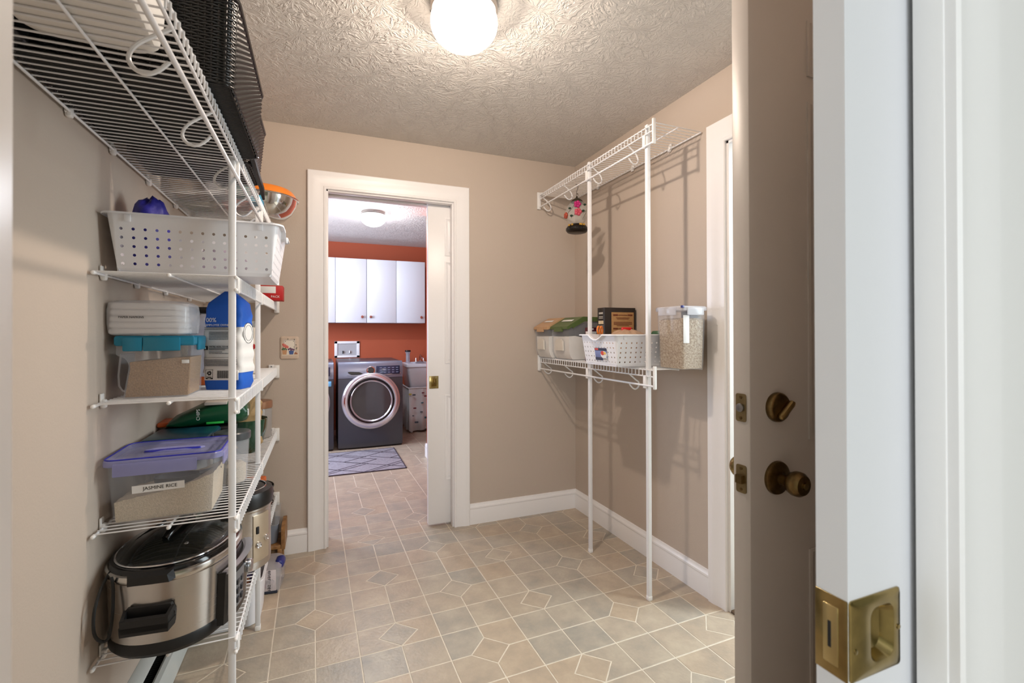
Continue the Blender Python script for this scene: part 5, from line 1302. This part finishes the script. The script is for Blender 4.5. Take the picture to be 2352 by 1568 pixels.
# skirt
SK = mat('printed_cotton', (214, 214, 216), .85)
pa = []
per = [(-.262, .50), (-.262, .02), (.262, .02), (.262, .50)]
n_ = 120; rings = []
for z, amp in ((.548, .004), (.525, .006), (.40, .012), (.20, .016), (.035, .020)):
    ring = []
    for k in range(n_+1):
        s_ = k/n_*1.484
        if s_ < .48: p = Vector((-.262, .50-s_)); nn = Vector((-1, 0))
        elif s_ < 1.004: p = Vector((-.262+(s_-.48), .02)); nn = Vector((0, -1))
        else: p = Vector((.262, .02+(s_-1.004))); nn = Vector((1, 0))
        o = amp*math.sin(s_*52+.6*math.sin(s_*17)); ring.append((p.x+nn.x*o, p.y+nn.y*o, z+.012*math.sin(s_*9)*(z < .1)))
    rings.append(ring)
sk = MB().loft(rings, False, False, False).build('skirt', SK, t, ang=80)
sd = sk.modifiers.new('cloth', 'SOLIDIFY'); sd.thickness = .003
MB().tube([(p[0]*1.01, p[1]-.002, .54) for p in rings[0]], .006, 6).build('gathered_top', SK, t)
pr = random.Random(5)
pm_ = [mat('teal_print', (70, 110, 124), .8), mat('maroon_print', (124, 44, 54), .8), mat('grey_butterfly_print', (90, 98, 108), .8), mat('yellow_print', (206, 188, 70), .8)]
for (x, z, m_, s_) in ((-.20, .46, 2, .022), (-.09, .48, 1, .018), (-.19, .30, 1, .020), (-.10, .36, 0, .018), (-.17, .13, 2, .026), (-.05, .18, 0, .028), (-.245, .47, 3, .02), (-.06, .44, 1, .02), (-.11, .25, 2, .018), (-.21, .21, 2, .014)):
    b = MB()
    for dx in (-.5, .5): b.sphere((x+dx*s_, -.002, z), s_*.5, 8, 6, (.8, .3, 1.0))
    b.sphere((x, -.003, z), s_*.3, 8, 6, (.6, .5, 2))
    b.build('skirt_motif', pm_[m_], sk)
fa = MB().lathe([(.016, .82), (.016, .86), (.010, .88)], 12, (.02, .49, 0)).lathe([(.016, .82), (.016, .86), (.010, .88)], 12, (-.08, .49, 0)).bbox(-.10, .04, .475, .505, .824, .838, .004).tube([(-.03, .49, .835), (-.03, .49, .90), (-.03, .46, .925), (-.03, .38, .91), (-.03, .35, .885)], .009, 8)
fa.build('faucet', CHROME, t)
t = thing('soap_dispenser', 'upright steel and white soap pump on the utility sink rim', 'soap pump', (1.025, 5.965, .8285))
MB().lathe([(.038, 0), (.040, .006), (.026, .012), (.024, .11), (.030, .125), (.034, .140)], 20).build('body', mat('silver_plastic', (196, 196, 206), .3, .6), t)
MB().lathe([(.036, .138), (.037, .142), (.037, .158), (.001, .160)], 20).build('black_top', BLACKP, t)
# runner rug
t = thing('runner_rug', 'grey runner rug with dark crossing lines in front of the washer', 'rug', (.08, 4.56, 0))
RG = mat('grey_rug_pile', (168, 166, 178), .95, noise=(60, .25), bump=(260, .8))
MB().bbox(-.95, .625, -.39, .39, 0, .007, .003).build('rug_body', RG, t)
DK = mat('charcoal_rug_line', (70, 62, 72), .95); ln = MB()
def line(p, q, w=.006):
    p, q = Vector(p), Vector(q); d = (q-p).normalized(); n = Vector((-d.y, d.x))*w
    ln.loft([[(c[0].x+n.x*s_, c[0].y+n.y*s_, z) for s_, z in ((-1, .006), (1, .006), (1, .0078), (-1, .0078))] for c in ((p,), (q,))])
import itertools
L_, Hh = .42, .385
for k in range(-3, 3):
    x = -.16+k*L_
    for (a, b) in (((x, -Hh), (x+L_*1.35, 0)), ((x+L_*1.35, 0), (x, Hh)), ((x+L_, -Hh), (x+L_-L_*1.35, 0)), ((x+L_-L_*1.35, 0), (x+L_, Hh)), ((x+.06, -Hh), (x+.06+L_, -.12)), ((x+.06, Hh), (x+.06+L_, .12)), ((x+L_, -.10), (x+.1, .12))):
        # keep inside the rug
        def cl(p, q):
            p, q = Vector(p), Vector(q)
            for lim, sg in ((.618, 1), (-.943, -1)):
                if sg*(p.x-lim) > 0 and sg*(q.x-lim) > 0: return None
                if sg*(p.x-lim) > 0: p = p+(q-p)*((lim-p.x)/(q.x-p.x))
                if sg*(q.x-lim) > 0: q = p+(q-p)*((lim-p.x)/(q.x-p.x))
            return p, q
        r_ = cl(a, b)
        if r_: line(*r_)
ln.build('woven_line', DK, t, smooth=False)
ed = MB(); ed.box(.617, .627, -.392, .392, .001, .0082).box(-.952, .627, -.392, -.384, .001, .0082).box(-.952, .627, .384, .392, .001, .0082)
ed.build('bound_edge', DK, t, smooth=False)
# hidden light duties end here; make sure nothing is left without a parent transform
bpy.context.view_layer.update()
